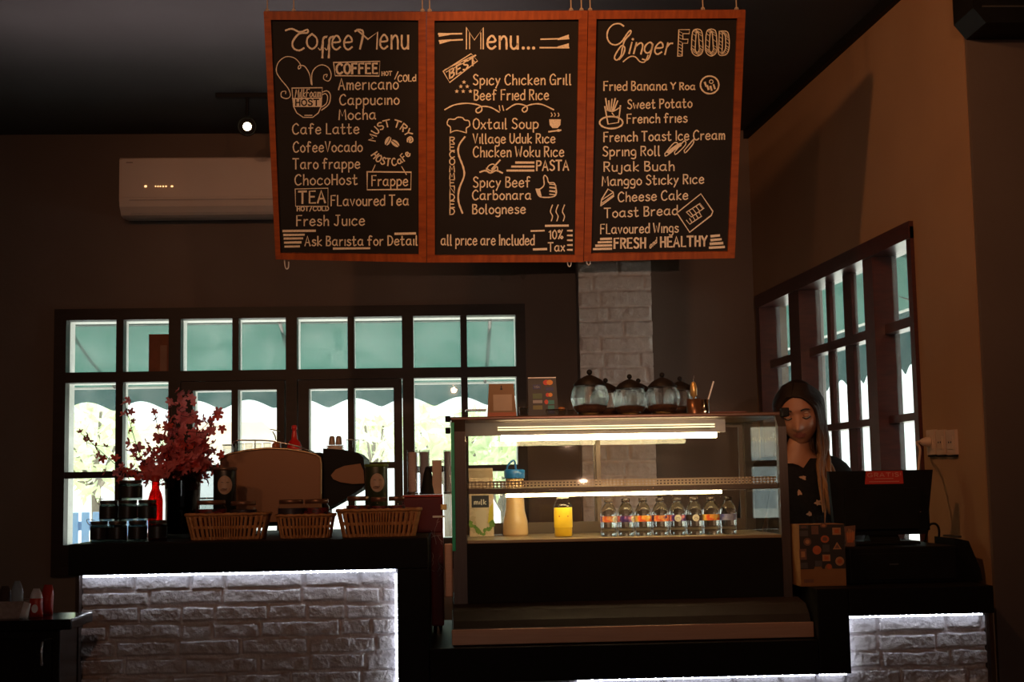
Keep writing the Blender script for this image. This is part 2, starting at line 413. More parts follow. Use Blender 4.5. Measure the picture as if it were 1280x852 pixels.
# ------------------------------------------------------------------ outside
struct(MB().box(-30, YB+.25, -.12, 30, 60, -.02).build('ground', pm('pale_paving', (.75, .73, .68), (.62, .6, .55), .9, scale=2)))
struct(MB().box(wx(4)+TH+.3, 4.0-8, -.12, 30, YB+.25, -.02).build('ground_side', MATS['pale_paving']))
awn_m = cloth_mat('awning_canvas', (.03, .088, .070), .62, (.05, .115, .095))
val_m = cloth_mat('awning_valance', (.017, .055, .055), .6, (.028, .073, .073))
def awning(name, label, length, zw, zf, drop, depth, loc, rz_, scal=.235):
    t = thing(name, label, 'awning', loc, rz_)
    b = MB(); n = 40
    vs = []; fs = []
    for i in range(n+1):
        x = -length/2+length*i/n
        for j in range(5):
            k = j/4; vs.append((x, depth*k, zw+(zf-zw)*k-.03*sin(pi*k)))
    for i in range(n):
        for j in range(4): a = i*5+j; fs.append((a, a+5, a+6, a+1))
    b.add(vs, fs, 0, True); b.build('canopy', awn_m, t)
    b = MB(); vs = []; fs = []; n = int(length/.02)
    for i in range(n+1):
        x = -length/2+length*i/n
        w = .012*sin(x*9)
        zb = zf-drop+.055*abs(cos(pi*x/scal))**1.3
        for k in range(4): vs.append((x, depth+w*k/3, zf+(zb-zf)*k/3))
    for i in range(n):
        for j in range(3): a = i*4+j; fs.append((a, a+4, a+5, a+1))
    b.add(vs, fs, 0, True); b.build('valance', val_m, t)
    for yy, zz, rr in ((depth-.01, zf, .012), (.02, zw+.01, .016)): MB().tube([(-length/2, yy, zz), (length/2, yy, zz)], rr).build('support_bar', white_m, t)
    for k in range(5):
        x = -length/2+.05+(length-.1)*k/4; MB().tube([(x, .0, zw-.0), (x, depth-.02, zf+.0)], .01).build('rib', bronze_m, t)
    return t
YV = 8.75
xm = xs(360, 8.0, 1.9)
zf = zs(481, xs(360, YV, 1.85), YV); zw_ = zs(409, xs(360, 7.85, 2.0), 7.85)
awning('awning', 'dark green scalloped awning outside the long back window', 4.6, zw_, zf, zs(484, xs(360, YV, 1.8), YV)-zs(513, xs(360, YV, 1.7), YV), YV-7.6, (xm, 7.6, 0), 0, scal=m_px(8.75)*66)
# side awning along the right wall's outside (runs with the wall)
th = atan(.059)
yc = 8.4
awning('awning', 'dark green awning outside the side window near the wall sockets', 8.4, 2.62, 2.26, .40, 1.0, (wx(yc)+TH+.25, yc, 0), -pi/2+th+pi*0, scal=.26)
# ------------------------------------------------------------------ counter: black stepped frame round white brick panels, lit by led strips
cx = lambda px, z: xs(px, Yc, z)
xA, xB = cx(97, .9), cx(497, .85); xB2 = cx(536, .8)
xE, xD = cx(1063, .7), xs(985, 4.66, 1.2)+.027; xF = cx(1243, .8)
led_m = em('led_white', (.74, .80, 1), 4.2)
dot_m = em('led_dot', (.9, .95, 1), 40)
yb = Yc+.07; ys_ = yb-.034
def loc(b, t): return b.move(-t.location.x, -t.location.y, -t.location.z)
def strip(t, p, q, n):
    p, q = Vector(p), Vector(q); d = q-p
    b = MB(); e = .0035
    lo = Vector((min(p.x, q.x)-e, min(p.y, q.y)-e, min(p.z, q.z)-e)); hi = Vector((max(p.x, q.x)+e, max(p.y, q.y)+e, max(p.z, q.z)+e))
    b.box(lo.x, lo.y, lo.z, hi.x, hi.y, hi.z)
    for k in range(n):
        c = p+d*((k+.5)/n); b.ball((c.x, c.y-.004, c.z), .0034, 6, 1)
    loc(b, t).build('glow_strip', [led_m, dot_m], t)
DEEP = 1.15
brown_m = pm('brown_panel', (.06, .035, .026), None, .6)
ct = thing('bar_counter', 'tall black counter at the left, with a white brick panel edged in light', 'counter', (xA, Yc, 0), 0, 'stepped bar counter')
b = MB(); b.box(xA-.03, Yc, ZLb, xB2, Yc+DEEP, ZL, 0, .004); loc(b, ct).build('worktop', black_m, ct)
b = MB(); b.box(xB, Yc, 0, xB2, Yc+DEEP, ZLb-.0005, 0, .003); loc(b, ct).build('pier', black_m, ct)
loc(bricks(xA, 0, xB-.001, ZLb-.001, yb, .0032, 11, row=.052), ct).build('brick_panel', brick_m, ct)
b = MB(); b.box(xA-.012, Yc+.02, 0, xA-.0005, Yc+DEEP-.1, ZLb-.0005); loc(b, ct).build('end_panel', brown_m, ct)
strip(ct, (xA+.01, ys_, ZLb-.005), (xB-.01, ys_, ZLb-.005), 46)
strip(ct, (xB-.006, ys_+.008, ZLb-.02), (xB-.006, ys_+.008, .25), 42)
ct = thing('bar_counter', 'low black middle counter carrying the display case', 'counter', ((xB2+xD)/2, Yc, 0), 0, 'stepped bar counter')
b = MB(); b.box(xB2+.001, Yc, ZMb, xD-.001, Yc+.95, ZM, 0, .003); loc(b, ct).build('worktop', black_m, ct)
loc(bricks(xB2+.002, 0, xD-.002, ZMb-.001, yb, .007, 13, row=.058), ct).build('brick_panel', brick_m, ct)
strip(ct, (xD-.75, ys_, ZMb-.005), (xD-.01, ys_, ZMb-.005), 26)
ct = thing('bar_counter', 'black counter at the right by the wall corner, holding the till', 'counter', ((xD+xF)/2, Yc, 0), 0, 'stepped bar counter')
b = MB(); b.box(xD, Yc, ZMb, xE, Yc+.75, ZR-.0005, 0, .003); loc(b, ct).build('pier', black_m, ct)
b = MB(); b.box(xE+.0005, Yc, ZRb, xF, Yc+.75, ZR, 0, .004); b.box(xD, Yc+.0005, ZR-.0004, xE+.0004, Yc+.75, ZR); loc(b, ct).build('worktop', black_m, ct)
loc(bricks(xE+.0005, 0, xF-.011, ZRb-.001, yb, .0032, 12, row=.058), ct).build('brick_panel', brick_m, ct)
loc(bricks(xD+.001, 0, xE, ZMb-.001, yb, .007, 14, row=.058), ct).build('brick_panel', brick_m, ct)
b = MB(); b.box(xF-.01, Yc+.05, 0, xF, Yc+.7, ZRb-.0005); loc(b, ct).build('end_panel', brown_m, ct)
strip(ct, (xE+.006, ys_, ZRb-.005), (xF-.03, ys_, ZRb-.005), 22)
strip(ct, (xE+.006, ys_+.008, ZRb-.02), (xE+.006, ys_+.008, ZMb), 8)
strip(ct, (xD+.01, ys_, ZMb-.005), (xE-.01, ys_, ZMb-.005), 6)
# ------------------------------------------------------------------ chalkboards
TILT = R(22)
P0 = at(640, 14, 4.88); vdn = Vector((0, sin(TILT), -cos(TILT))); nrm = Vector((0, cos(TILT), sin(TILT)))
def bworld(px, py):
    d = ray(px, py); return EYE+d*((P0-EYE).dot(nrm)/d.dot(nrm))
class Board:
    def __init__(s, label, outer, inner, cords, hooks):
        o = (bworld(*outer[0])+bworld(*outer[1]))/2
        s.t = thing('menu_board', label, 'menu board', o, 0, 'hanging chalkboard menus'); s.t.rotation_euler = (TILT, 0, 0)
        s.inv = (Matrix.Translation(o) @ Matrix.Rotation(TILT, 4, 'X')).inverted()
        A = [s.p(*q) for q in outer]; B = [s.p(*q) for q in inner]
        for i in range(4):
            j = (i+1) % 4
            b = MB(); b.prism([(A[i].x, A[i].z), (A[j].x, A[j].z), (B[j].x, B[j].z), (B[i].x, B[i].z)], -.014, .022)
            b.build('frame_rail', frame_m if i % 2 else frameh_m, s.t)
        b = MB(); b.prism([(v.x, v.z) for v in B], .0, .018); b.build('slate', slate_m, s.t)
        for px, py in cords:
            w = bworld(px, py); b = MB()
            b.tube([s.inv @ Vector((w.x, w.y+.004, z)) for z in (w.z-.004, (w.z+ZC)/2, ZC)], .0022, 6)
            b.tube([s.inv @ Vector((w.x+.006*cos(k*pi/4), w.y+.004, w.z+.004+.006*sin(k*pi/4))) for k in range(8)], .0018, 6, 0, True)
            b.build('hanging_cord', pm('jute_cord', (.45, .36, .27), None, .9) if 'jute_cord' not in MATS else MATS['jute_cord'], s.t)
        for px, py in hooks:
            b = MB(); pts = [bworld(px-3+dx, py+dy) for dx, dy in ((-.5, -3), (0, 3), (1.2, 8), (3, 9), (4.6, 7), (5, 0))]
            b.tube(cr([s.inv @ (p+Vector((0, -.002, 0))) for p in pts], 4), .0022, 6); b.build('hook', white_m, s.t)
        s.c = MB()
        s.d = MB()
    def p(s, px, py): return s.inv @ bworld(px, py)
    def rib(s, pts, w=1.55, tgt=None, smooth=True, n=5, mi=0):
        m = tgt or s.c
        q = [Vector((a, b_, 0)) for a, b_ in pts]
        if smooth: q = cr(q, n)
        q = [v for i, v in enumerate(q) if i == 0 or (v-q[i-1]).length > 1e-4]
        if len(q) < 2: q = [q[0], q[0]+Vector((.8, 0, 0))]
        t0 = (q[1]-q[0]).normalized(); t1 = (q[-1]-q[-2]).normalized()
        q[0] = q[0]-t0*w*.35; q[-1] = q[-1]+t1*w*.35
        L_, R_ = [], []
        for i, v in enumerate(q):
            a = q[max(i-1, 0)]; c = q[min(i+1, len(q)-1)]
            t = (c-a).normalized(); nn = Vector((-t.y, t.x, 0))
            ww = w*(.5+.07*sin(i*1.7+v.x)); L_.append(v+nn*ww); R_.append(v-nn*ww)
        rnd = -.0012-.0006*mi
        vs = [Vector((s.p(v.x, v.y).x, rnd, s.p(v.x, v.y).z)) for v in L_+R_]
        k = len(q)
        m.add(vs, [(i, i+1, k+i+1, k+i) for i in range(k-1)], mi)
    def fill(s, pts, mi=0, tgt=None):
        vs = [Vector((s.p(*v).x, -.0011-.0005*mi, s.p(*v).z)) for v in pts]
        (tgt or s.d).add(vs, [tuple(range(len(vs)))], mi)
    def draw(s, pts, w=1.5, smooth=True): s.rib(pts, w, s.d, smooth)
    def text(s, st, x0, x1, y0, y1, cap, w=1.55, slant=0, fn=None, dbl=0, mi=0):
        adv = []; X = 0
        for ch in st:
            adv.append(X); X += GW.get(ch, 40)
        sx = (x1-x0)/max(X-12, 1)
        for ch, a in zip(st, adv):
            for sm, pl in GL.get(ch, []):
                q = []
                for gx, gy in pl:
                    u = x0+(a+gx)*sx + slant*gy*cap/100; v = gy*cap/100
                    if fn: q.append(fn(u, v))
                    else: q.append((u, y0+(y1-y0)*(u-x0)/max(x1-x0, 1)-v))
                if dbl:
                    s.rib([(a_-dbl, b_) for a_, b_ in q], w, s.c, sm); s.rib([(a_+dbl, b_) for a_, b_ in q], w, s.c, sm)
                else: s.rib(q, w, s.c, sm, mi=mi)
    def done(s):
        s.c.build('chalk_lettering', [chalk_m, slate_m], s.t)
        if s.d.v: s.d.build('chalk_drawing', [chalk_m, slate_m], s.t)
GS = {
'a': "50,52 32,62 10,48 6,18 24,2 44,14 50,50|50,60 50,14 58,2", 'b': "8,98 8,2|8,40 28,60 50,42 46,12 26,0 8,10",
'c': "48,52 30,62 8,42 8,14 28,0 50,10", 'd': "48,98 48,2|48,44 28,60 6,40 8,10 28,0 48,16",
'e': "8,32 48,36 42,56 26,62 8,42 8,14 28,0 50,12", 'f': "46,90 32,98 20,84 20,0|4,56 40,58",
'g': "48,50 28,62 6,44 8,18 28,6 46,18 48,56 48,56 48,-10 34,-30 8,-26", 'h': "8,98 8,0|8,36 28,58 44,48 46,0", 'i': "10,60 10,0",
'j': "24,60 22,-12 12,-28 -4,-22", 'k': "8,98 8,0|!44,60 10,28 46,0", 'l': "10,98 10,4 20,0",
'm': "8,60 8,0|8,38 22,58 34,48 35,0|35,38 50,58 62,48 63,0", 'n': "8,60 8,0|8,38 28,60 44,48 46,0",
'o': "28,62 8,44 8,16 28,0 48,16 48,44 28,62", 'p': "8,60 8,-34|8,42 28,62 50,44 46,14 26,2 8,12", 'r': "8,60 8,0|8,36 22,56 38,58",
's': "42,54 24,62 10,50 22,34 42,24 40,8 22,0 6,8", 't': "18,92 18,10 28,0 42,6|2,58 38,60", 'u': "8,60 8,16 22,0 40,8 46,24|46,60 46,0",
'v': "!4,60 24,0 44,60", 'w': "!4,60 18,0 32,44 46,0 60,60", 'x': "4,60 44,0|44,60 4,0", 'y': "6,60 24,12|46,60 24,8 6,-30", 'z': "!6,60 44,60 6,0 46,0",
'A': "!2,0 28,100 56,0|12,34 46,34", 'B': "8,98 8,0|8,96 40,92 44,72 30,56 8,52|8,52 44,44 50,18 34,0 8,2", 'C': "58,84 40,100 14,80 6,44 18,8 40,0 60,14",
'D': "8,98 8,0|8,98 40,90 56,52 42,10 8,0", 'E': "!48,98 8,98 8,0 50,0|8,52 42,52", 'F': "!8,0 8,98 50,98|8,54 42,54",
'G': "58,82 38,100 12,80 6,40 20,4 46,4 58,24|!34,46 60,46 58,0", 'H': "8,98 8,0|52,98 52,0|8,50 52,50", 'I': "10,98 10,0", 'J': "40,98 40,20 26,0 8,14|22,98 56,98",
'K': "8,98 8,0|!50,98 10,46 54,0", 'L': "!8,98 8,0 46,0", 'M': "!6,0 12,98 36,34 60,98 68,0", 'N': "!8,0 8,98 52,0 52,98",
'O': "32,100 8,76 8,24 32,0 56,24 56,76 32,100", 'P': "8,98 8,0|8,96 44,92 50,72 40,52 8,46", 'R': "8,98 8,0|8,96 44,92 50,72 40,52 8,46|24,48 52,0",
'S': "50,86 30,100 10,84 18,60 42,44 50,20 30,0 6,12", 'T': "2,98 58,98|30,98 30,0", 'U': "8,98 8,26 28,0 50,24 52,98", 'V': "!4,98 28,0 52,98",
'W': "!2,98 18,0 36,70 54,0 70,98", 'X': "4,98 50,0|50,98 4,0", 'Y': "4,98 28,50|!54,98 28,50 28,0", '1': "!4,78 18,98 18,0", '0': "26,98 8,70 8,26 26,0 44,26 44,70 26,98",
'%': "46,98 8,0|16,98 4,86 12,72 24,86 16,98|42,28 30,14 40,0 52,14 42,28", '/': "42,105 4,-10", '.': "8,0 10,5", '!': "8,98 8,30|8,4 8,0", '@': "44,40 30,56 18,40 30,26 44,40 52,28 58,52 40,80 10,70 4,36 20,8 50,4"}
GL, GW = {' ': []}, {' ': 30}
for ch, st in GS.items():
    gl = []; mxx = 0
    for part in st.split('|'):
        sm = not part.startswith('!'); pl = [tuple(int(v) for v in q.split(',')) for q in part.lstrip('!').split()]
        mxx = max(mxx, max(q[0] for q in pl)); gl.append((sm, pl))
    GL[ch] = gl; GW[ch] = mxx+16
def circ(x, y, rx, ry=None, a0=0, a1=360, n=14):
    ry = ry or rx
    return [(x+rx*cos(R(a0+(a1-a0)*k/n)), y+ry*sin(R(a0+(a1-a0)*k/n))) for k in range(n+1)]
# --- coffee menu
B = Board('chalkboard menu headed Coffee Menu, in an orange pine frame', [(330, 14), (532.6, 14.5), (533, 327), (345, 323)], [(339, 24.5), (523, 25), (523.5, 317.5), (351, 315.5)],
          [(334, 14), (367, 14), (528, 14)], [(359, 327)])
B.rib([(357, 38), (365, 36), (375, 40), (384, 37), (384, 41), (374, 42), (366, 52), (367, 60), (374, 63), (380, 60)], 2.2)
B.text('o', 382, 397, 61, 61, 30, 2.2)
for x in (404, 412): B.rib([(x+4, 46), (x, 48), (x-.5, 60), (x-1, 72)], 2.4); B.rib([(x-6, 60), (x-3, 62), (x, 50), (x+5, 45)], 1.2)
B.text('ee', 414, 441, 62, 62, 28, 2.2)
B.rib([(444, 39), (449, 37), (454, 41), (450, 61)], 2.4); B.rib([(446, 37), (460, 49), (472, 40), (471, 61)], 2.2, smooth=False)
B.text('enu', 474, 511, 61, 61, 28, 2.3)
B.draw([(417, 78), (475, 76.5), (474, 95), (419, 94.5), (417, 78)], 1.4, False)
B.text('COFFEE', 420, 472, 92, 91.5, 12.5, 2.6)
B.text('HOT', 477, 490, 94.5, 94, 5, 1.2); B.text('/', 493, 498, 98, 98, 8, 1.3); B.text('COLd', 497, 520, 102, 101, 8, 1.5)
for st, x0, x1, y, c in (('Americano', 423, 498, 112, 14), ('Cappucino', 424, 499, 131, 13), ('Mocha', 423, 470, 149.5, 13), ('Cafe Latte', 365, 449, 167.5, 13), ('CofeeVocado', 366, 453, 190, 13),
                         ('Taro frappe', 366, 450, 211, 13), ('ChocoHost', 368, 447, 231, 13), ('FLavoured Tea', 413, 511, 257, 13), ('Fresh Juice', 370, 456, 282, 13)):
    B.text(st, x0, x1, y, y-.7, c)
B.draw([(369, 236), (410, 235), (410, 257.5), (369.5, 257.5), (369, 236)], 1.2, False)
B.text('TEA', 373, 407, 254, 253, 15, 2.2); B.text('HOT/COLD', 371, 411, 263.5, 263, 5.5, 1.3)
for a, b_, y in ((354, 394, 288.5), (355, 380, 293.5), (355.5, 378, 298), (356, 376, 303), (356.5, 374, 308)): B.draw([(a, y), (b_, y-.3)], 2.6, False)
B.draw([(494, 292), (519, 291.5)], 2.8, False); B.draw([(417, 310.5), (462, 310)], 2.4, False)
B.text('Ask Barista for Detail', 381, 522, 307, 306, 12)
def arc(cx_, cy, r, a_mid, sgn, xm_):
    def fn(u, v):
        if sgn > 0: a = R(a_mid)+(u-xm_)/r; rr = r+v
        else: a = R(a_mid)-(u-xm_)/r; rr = r-v
        return (cx_+rr*cos(a), cy+rr*sin(a))
    return fn
B.text('MUST TRY@', 458, 520, 0, 0, 9, 1.6, fn=arc(489, 178, 20, -88, 1, 489))
B.text('HOSTCaFe', 459, 519, 0, 0, 9, 1.6, fn=arc(488, 178, 29, 88, -1, 489))
for dx, dy, a in ((485, 176, -62), (494, 179, 40)):
    e = [(dx+6*cos(t)*cos(R(a))-3.4*sin(t)*sin(R(a)), dy+6*cos(t)*sin(R(a))+3.4*sin(t)*cos(R(a))) for t in [k*pi/8 for k in range(16)]]
    B.fill(e); B.rib([e[0], (dx+.7, dy), e[8]], .9, B.d, True, mi=1)
B.draw([(469, 206), (465, 215)], 1.1); B.draw([(502, 208), (508, 218)], 1.1)
B.draw([(459, 214.5), (514, 215), (513.5, 236.5), (459, 237), (459, 214.5)], 1.7, False)
B.text('Frappe', 464, 510, 232, 232, 13, 1.5)
B.draw([(365, 110), (403, 109.5), (402, 123), (401.5, 133), (398, 141), (391, 146.5), (379, 146.5), (371, 141), (367, 133), (366, 123), (365, 110)], 1.3, False)
B.draw([(365.5, 123), (402.5, 122.5)], 1.2); B.draw([(403, 115), (409, 113.5), (413, 119), (411, 130), (402, 137.5)], 1.3); B.draw([(403.5, 118), (407, 117), (409.5, 121), (408, 129), (402.5, 133.5)], 1.1)
B.fill([(366, 123), (402.5, 123), (401.5, 133.5), (367.5, 133.5)])
B.text('MilkFoam', 368.5, 400.5, 121.5, 121, 10, 1.1, .1); B.text('HOST', 369, 399, 131.8, 131.6, 7.6, 1.7, mi=1)
B.draw([(381, 144), (390, 144)], 1.2)
B.draw([(389, 105), (387, 93), (381, 83), (374, 82), (373, 86), (376, 84), (374, 78), (367, 72), (357, 71), (348, 78), (345.5, 89), (351, 99), (360, 110), (363, 119), (359, 123), (352, 121), (352, 115), (357, 114), (357, 117)], 1.1)
B.draw([(390, 106), (390, 92), (395, 84), (403, 81), (411, 85), (414, 94), (411, 101), (405, 99), (405, 94), (409, 93), (408, 96)], 1.1)
B.done()
# --- menu
B = Board('chalkboard menu headed Menu, with a thumbs up and pasta list', [(533.4, 14.5), (734.2, 13), (728.7, 326.5), (533.8, 327)], [(543, 25.5), (723, 24), (718, 318), (543.5, 318.5)],
          [(537, 14), (714, 13), (727, 13)], [(712, 324)])
for q in ([(548, 42.5), (577, 42)], [(549, 51), (578, 49.5)]): B.draw(q, 1.7, False)
B.fill([(548, 41), (563, 41.5), (563, 43.5), (548.5, 46)]); B.fill([(549, 50), (564, 49), (564, 51), (549.5, 55)])
B.draw([(676, 49), (711, 48)], 1.7, False); B.draw([(675, 59.5), (711, 59.5)], 1.7, False)
B.fill([(697, 48), (711, 43), (711, 49), (697, 50)]); B.fill([(697, 58), (711, 54), (711, 60.5), (697, 60.5)])
B.rib([(583, 61), (583, 34), (593, 50), (604, 34.5), (604, 61)], 1.6, smooth=False); B.rib([(587, 61), (587, 41)], 1.2); B.rib([(601, 61), (601, 41)], 1.2)
B.text('enu', 608, 648, 61, 61, 26, 2.6)
for x in (654, 660.5, 667): B.fill(circ(x, 60, 2.1, n=8)[:-1])
B.draw([(554, 89), (589, 67), (597, 76), (562, 103), (554, 89)], 1.3, False); B.draw([(556, 87), (590, 70.5)], 1.0); B.draw([(557.5, 90), (590, 73), (594, 78)], 1.0, False)
B.text('BEST', 561, 595, 98.5, 79.5, 11, 2.0)
for x, y in ((580, 102.5), (576, 108), (584, 108), (571, 114), (579, 114), (588, 114)):
    B.fill([(x+(2.8 if k % 2 == 0 else 1.2)*sin(k*pi/5), y-(2.8 if k % 2 == 0 else 1.2)*cos(k*pi/5)) for k in range(10)])
for st, x0, x1, y, c in (('Spicy Chicken Grill', 591, 714, 106, 13), ('Beef Fried Rice', 592, 686, 125, 13), ('Oxtail Soup', 591, 673, 161, 13), ('Village Uduk Rice', 591, 694, 179, 12),
                         ('Chicken Woku Rice', 591, 705, 196, 13), ('Spicy Beef', 591, 663, 234, 13), ('Carbonara', 590, 664, 249.5, 12), ('Bolognese', 590, 657, 267, 12)):
    B.text(st, x0, x1, y, y-.5, c)
B.text('PASTA', 670, 711, 213, 212.5, 12.5, 1.9)
B.text('all price are Included', 551, 668, 306, 306, 13)
B.draw([(556, 137), (568, 131), (585, 129), (600, 132), (602, 138), (597, 141), (595, 137), (602, 133), (613, 134), (624, 140)], 1.6); B.draw([(624, 132), (625, 138)], 1.3); B.draw([(628, 132), (629.5, 138)], 1.3)
B.draw([(633, 137), (645, 130), (657, 132), (659, 137), (655, 140), (653, 136), (662, 131), (676, 130), (692, 137)], 1.6)
B.draw([(563, 166), (563, 159), (559, 155), (561, 149), (568, 149), (572, 146.5), (578, 147), (581, 150), (586, 151), (587, 157), (583, 160), (583, 165)], 1.4); B.draw([(563, 165.5), (571, 163), (583, 166)], 1.2)
B.fill([(686.5, 149), (701, 149), (700.5, 156), (697, 160), (690.5, 160), (687, 156)]); B.draw([(686, 164.5), (701, 162.5)], 1.8, False); B.fill(circ(698, 163, 2.8, 1.6, n=8)[:-1])
for x in (689, 693, 697.5): B.draw([(x, 145.5), (x+1.2, 143.5), (x, 141)], 1.0)
for k, ch in enumerate('RECOMMENDED'): B.text(ch, 561.5, 568.5, 179+k*8.9, 179+k*8.9, 8, 1.4)
B.draw([(581, 171), (574, 181), (573, 192), (579, 209), (580, 220), (574, 236), (573, 251), (578, 266)], 2.2)
B.draw([(625, 200), (615, 211)], 2.0); B.draw([(600, 215), (607, 213), (613, 216), (620, 213), (628, 216)], 2.0); B.draw([(607, 214), (611, 207), (617, 205), (619, 210), (613, 213), (608, 210)], 1.4); B.draw([(613, 216), (621, 208), (622, 214)], 1.4)
for a, b_, y in ((645, 667, 203), (640, 667, 208), (634, 667, 213)): B.draw([(a, y), (b_, y)], 2.8, False)
B.draw([(670, 236), (674, 245), (684, 246.5), (693, 245), (695.5, 240), (693, 229), (686, 228), (684, 222), (681, 219), (679.5, 222), (680, 231), (675, 236), (670, 236)], 1.4)
B.fill([(670.5, 236), (675, 236.5), (677, 245), (673, 244)])
for y in (232, 236.5, 241): B.draw([(687, y-2), (694, y-1), (694, y+2), (687, y+1.5)], 1.1)
for x in (689, 696, 704): B.draw([(x, 276), (x+1.6, 270), (x-1, 264), (x+1.6, 256)], 1.3)
B.draw([(682, 282), (710, 281.7)], 2.4, False)
B.text('10%', 686, 704, 298.5, 298, 11); B.text('Tax', 685, 706, 314, 313.5, 11)
for y in (288, 294, 300, 306, 312): B.draw([(709.5, y), (715, y)], 2.2, False)
B.draw([(664, 288.5), (680, 288)], 2.2, False); B.draw([(667, 311.5), (683, 311)], 2.6, False)
B.done()
# --- finger food
B = Board('chalkboard menu headed with a script title and outlined FOOD', [(735, 13), (931, 12), (917.5, 321.5), (729.5, 325.5)], [(745, 23.5), (921, 22.5), (909, 313.5), (738.5, 316)],
          [(738, 13), (879, 12), (921, 12)], [(736, 322)])
B.rib([(779.5, 32.5), (774, 29.5), (766, 31), (760, 38), (759, 47), (763, 54), (770, 56), (777, 52), (784, 42), (788, 38), (788, 42), (781, 50), (778, 60), (776, 70), (771, 75), (768, 72), (771, 65), (777, 57), (781, 60), (779, 68), (774, 74)], 1.8)
B.text('in', 784, 802, 66.5, 67.5, 23, 2.0, .25)
B.text('ger', 803, 838, 67.5, 68, 24, 2.0, .25)
B.rib([(779, 77), (787, 71), (794, 71), (800, 77), (806, 77), (810, 69)], 1.5); B.fill(circ(791, 49, 1.6, n=8)[:-1])
def outline(pts, w, closed):
    q = [Vector((a, b_, 0)) for a, b_ in pts]
    if closed:
        n = len(q)
        for sgn in (-1, 1):
            B.draw([(v.x+sgn*w*(lambda t: -t.y)((q[(i+1) % n]-q[i-1]).normalized()), v.y+sgn*w*(lambda t: t.x)((q[(i+1) % n]-q[i-1]).normalized())) for i, v in enumerate(q+[q[0]]) for v in [v] if True] if False else
                   [(q[i % n].x-sgn*w*(q[(i+1) % n]-q[(i-1) % n]).normalized().y, q[i % n].y+sgn*w*(q[(i+1) % n]-q[(i-1) % n]).normalized().x) for i in range(n+1)], 1.2)
        for i in range(n):
            m_ = (q[i]+q[(i+1) % n])/2; t = (q[(i+1) % n]-q[i]).normalized()
            for f in (.15, .5, .85):
                c = q[i]+(q[(i+1) % n]-q[i])*f; B.draw([(c.x-w*.8, c.y-w*.6), (c.x+w*.8, c.y+w*.6)], .55, False)
B.draw([(847, 70), (848.5, 37), (862, 37), (861.5, 42), (853.5, 42), (853.5, 49), (860, 49), (859.5, 54), (853, 54), (852.5, 70), (847, 70)], 1.3, False)
for k in range(8): B.draw([(848.5, 39+k*4), (852.5, 41+k*4)], .6, False)
for c in (871.5, 889): outline([(c+5*cos(R(a)), (45 if sin(R(a)) < 0 else 61)+6.5*sin(R(a))) for a in (-90, -45, 0, 1, 45, 90, 135, 179, 180, 225)], 2.3, True)
outline([(901, 40), (907, 41), (909, 47), (909, 60), (906, 66.5), (900.5, 67), (900.8, 54)], 2.2, True)
for st, x0, x1, y, y1, c in (('Fried Banana', 754, 834, 113, 112.5, 11.5), ('Y', 838, 845, 111, 111, 8), ('Roa', 849, 869, 112, 112, 9), ('Sweet Potato', 784, 865, 136, 134, 11.5), ('French fries', 783, 859, 154, 152.5, 11.5),
                             ('French Toast Ice Cream', 754, 906, 177, 174, 12), ('Spring Roll', 753, 825, 195, 194, 12), ('Rujak Buah', 754, 843, 214, 213, 12), ('Manggo Sticky Rice', 752, 880, 232, 229, 12),
                             ('Cheese Cake', 772, 860, 252, 249, 12), ('Toast Bread', 755, 847, 272, 268, 12), ('FLavoured Wings', 750, 848, 292, 290, 12)):
    B.text(st, x0, x1, y, y1, c)
B.draw(circ(887, 106, 11.5, 11), 1.9); B.draw(circ(889, 102, 2.3), 1.1)
for x, y in ((881, 105), (884, 109), (888, 110), (892, 108)): B.draw([(x, y-2), (x+1.5, y+2.5)], 2.4)
B.draw(circ(764, 153, 14.5, 7.5), 2.0); B.draw([(756, 133), (760, 155), (773, 153), (775.5, 132)], 1.6, False); B.draw([(757, 137), (766, 139), (775, 134)], 1.4)
for a, b_ in ((757, 123), (761, 126), (765, 124), (769, 123), (772, 126)): B.draw([(a, b_), (763+(a-764)*.5, 138)], 1.7, False)
B.draw([(765, 141), (769, 146), (772, 145)], 1.2)
for k in range(3):
    x, y = 836+k*12, 190-k*2
    B.draw([(x-5, y+2), (x-3, y+4.5), (x+10-k*2, y-6), (x+11-k*2, y-11), (x+6, y-11), (x-5, y+2)], 1.3)
B.fill([(832, 190), (836, 192), (852, 182), (851, 178), (846, 180)])
B.draw([(751, 257), (752, 249), (760, 236), (766.5, 240), (767, 245), (751, 257)], 1.6, False); B.draw([(752, 250), (766, 240.5)], 1.2); B.draw([(752, 254), (766, 244)], 1.0)
B.draw([(846, 266), (876, 242), (891, 264), (889, 269), (862, 290), (846, 266)], 1.5, False)
B.draw([(858, 265), (875, 254), (880, 260), (864, 271), (858, 265)], 1.2, False); B.draw([(858, 275), (862, 280), (877, 270), (874, 265)], 1.2, False)
for k in range(4): B.draw([(861+k*4.3, 263-k*2.8), (866+k*4.2, 269-k*2.8)], 1.1); B.draw([(862+k*4, 273-k*2.4), (865+k*4, 278-k*2.6)], 1.1)
B.text('FRESH', 767, 807, 310, 309.5, 12.5, 2.3); B.text('HEALTHY', 825, 884, 308.5, 307, 12.5, 2.3); B.text('and', 812, 821, 311, 303, 7, 1.1)
for k, (a, b_) in enumerate(((751, 764), (748, 764), (745, 764), (742, 764))): B.draw([(a, 298.5+k*4.2), (b_, 298+k*4.2)], 2.7, False)
for k, (a, b_) in enumerate(((889, 899), (889, 901), (888, 903), (887, 905))): B.draw([(a, 295+k*4.8), (b_, 294+k*4.8)], 2.9, False)
B.done()
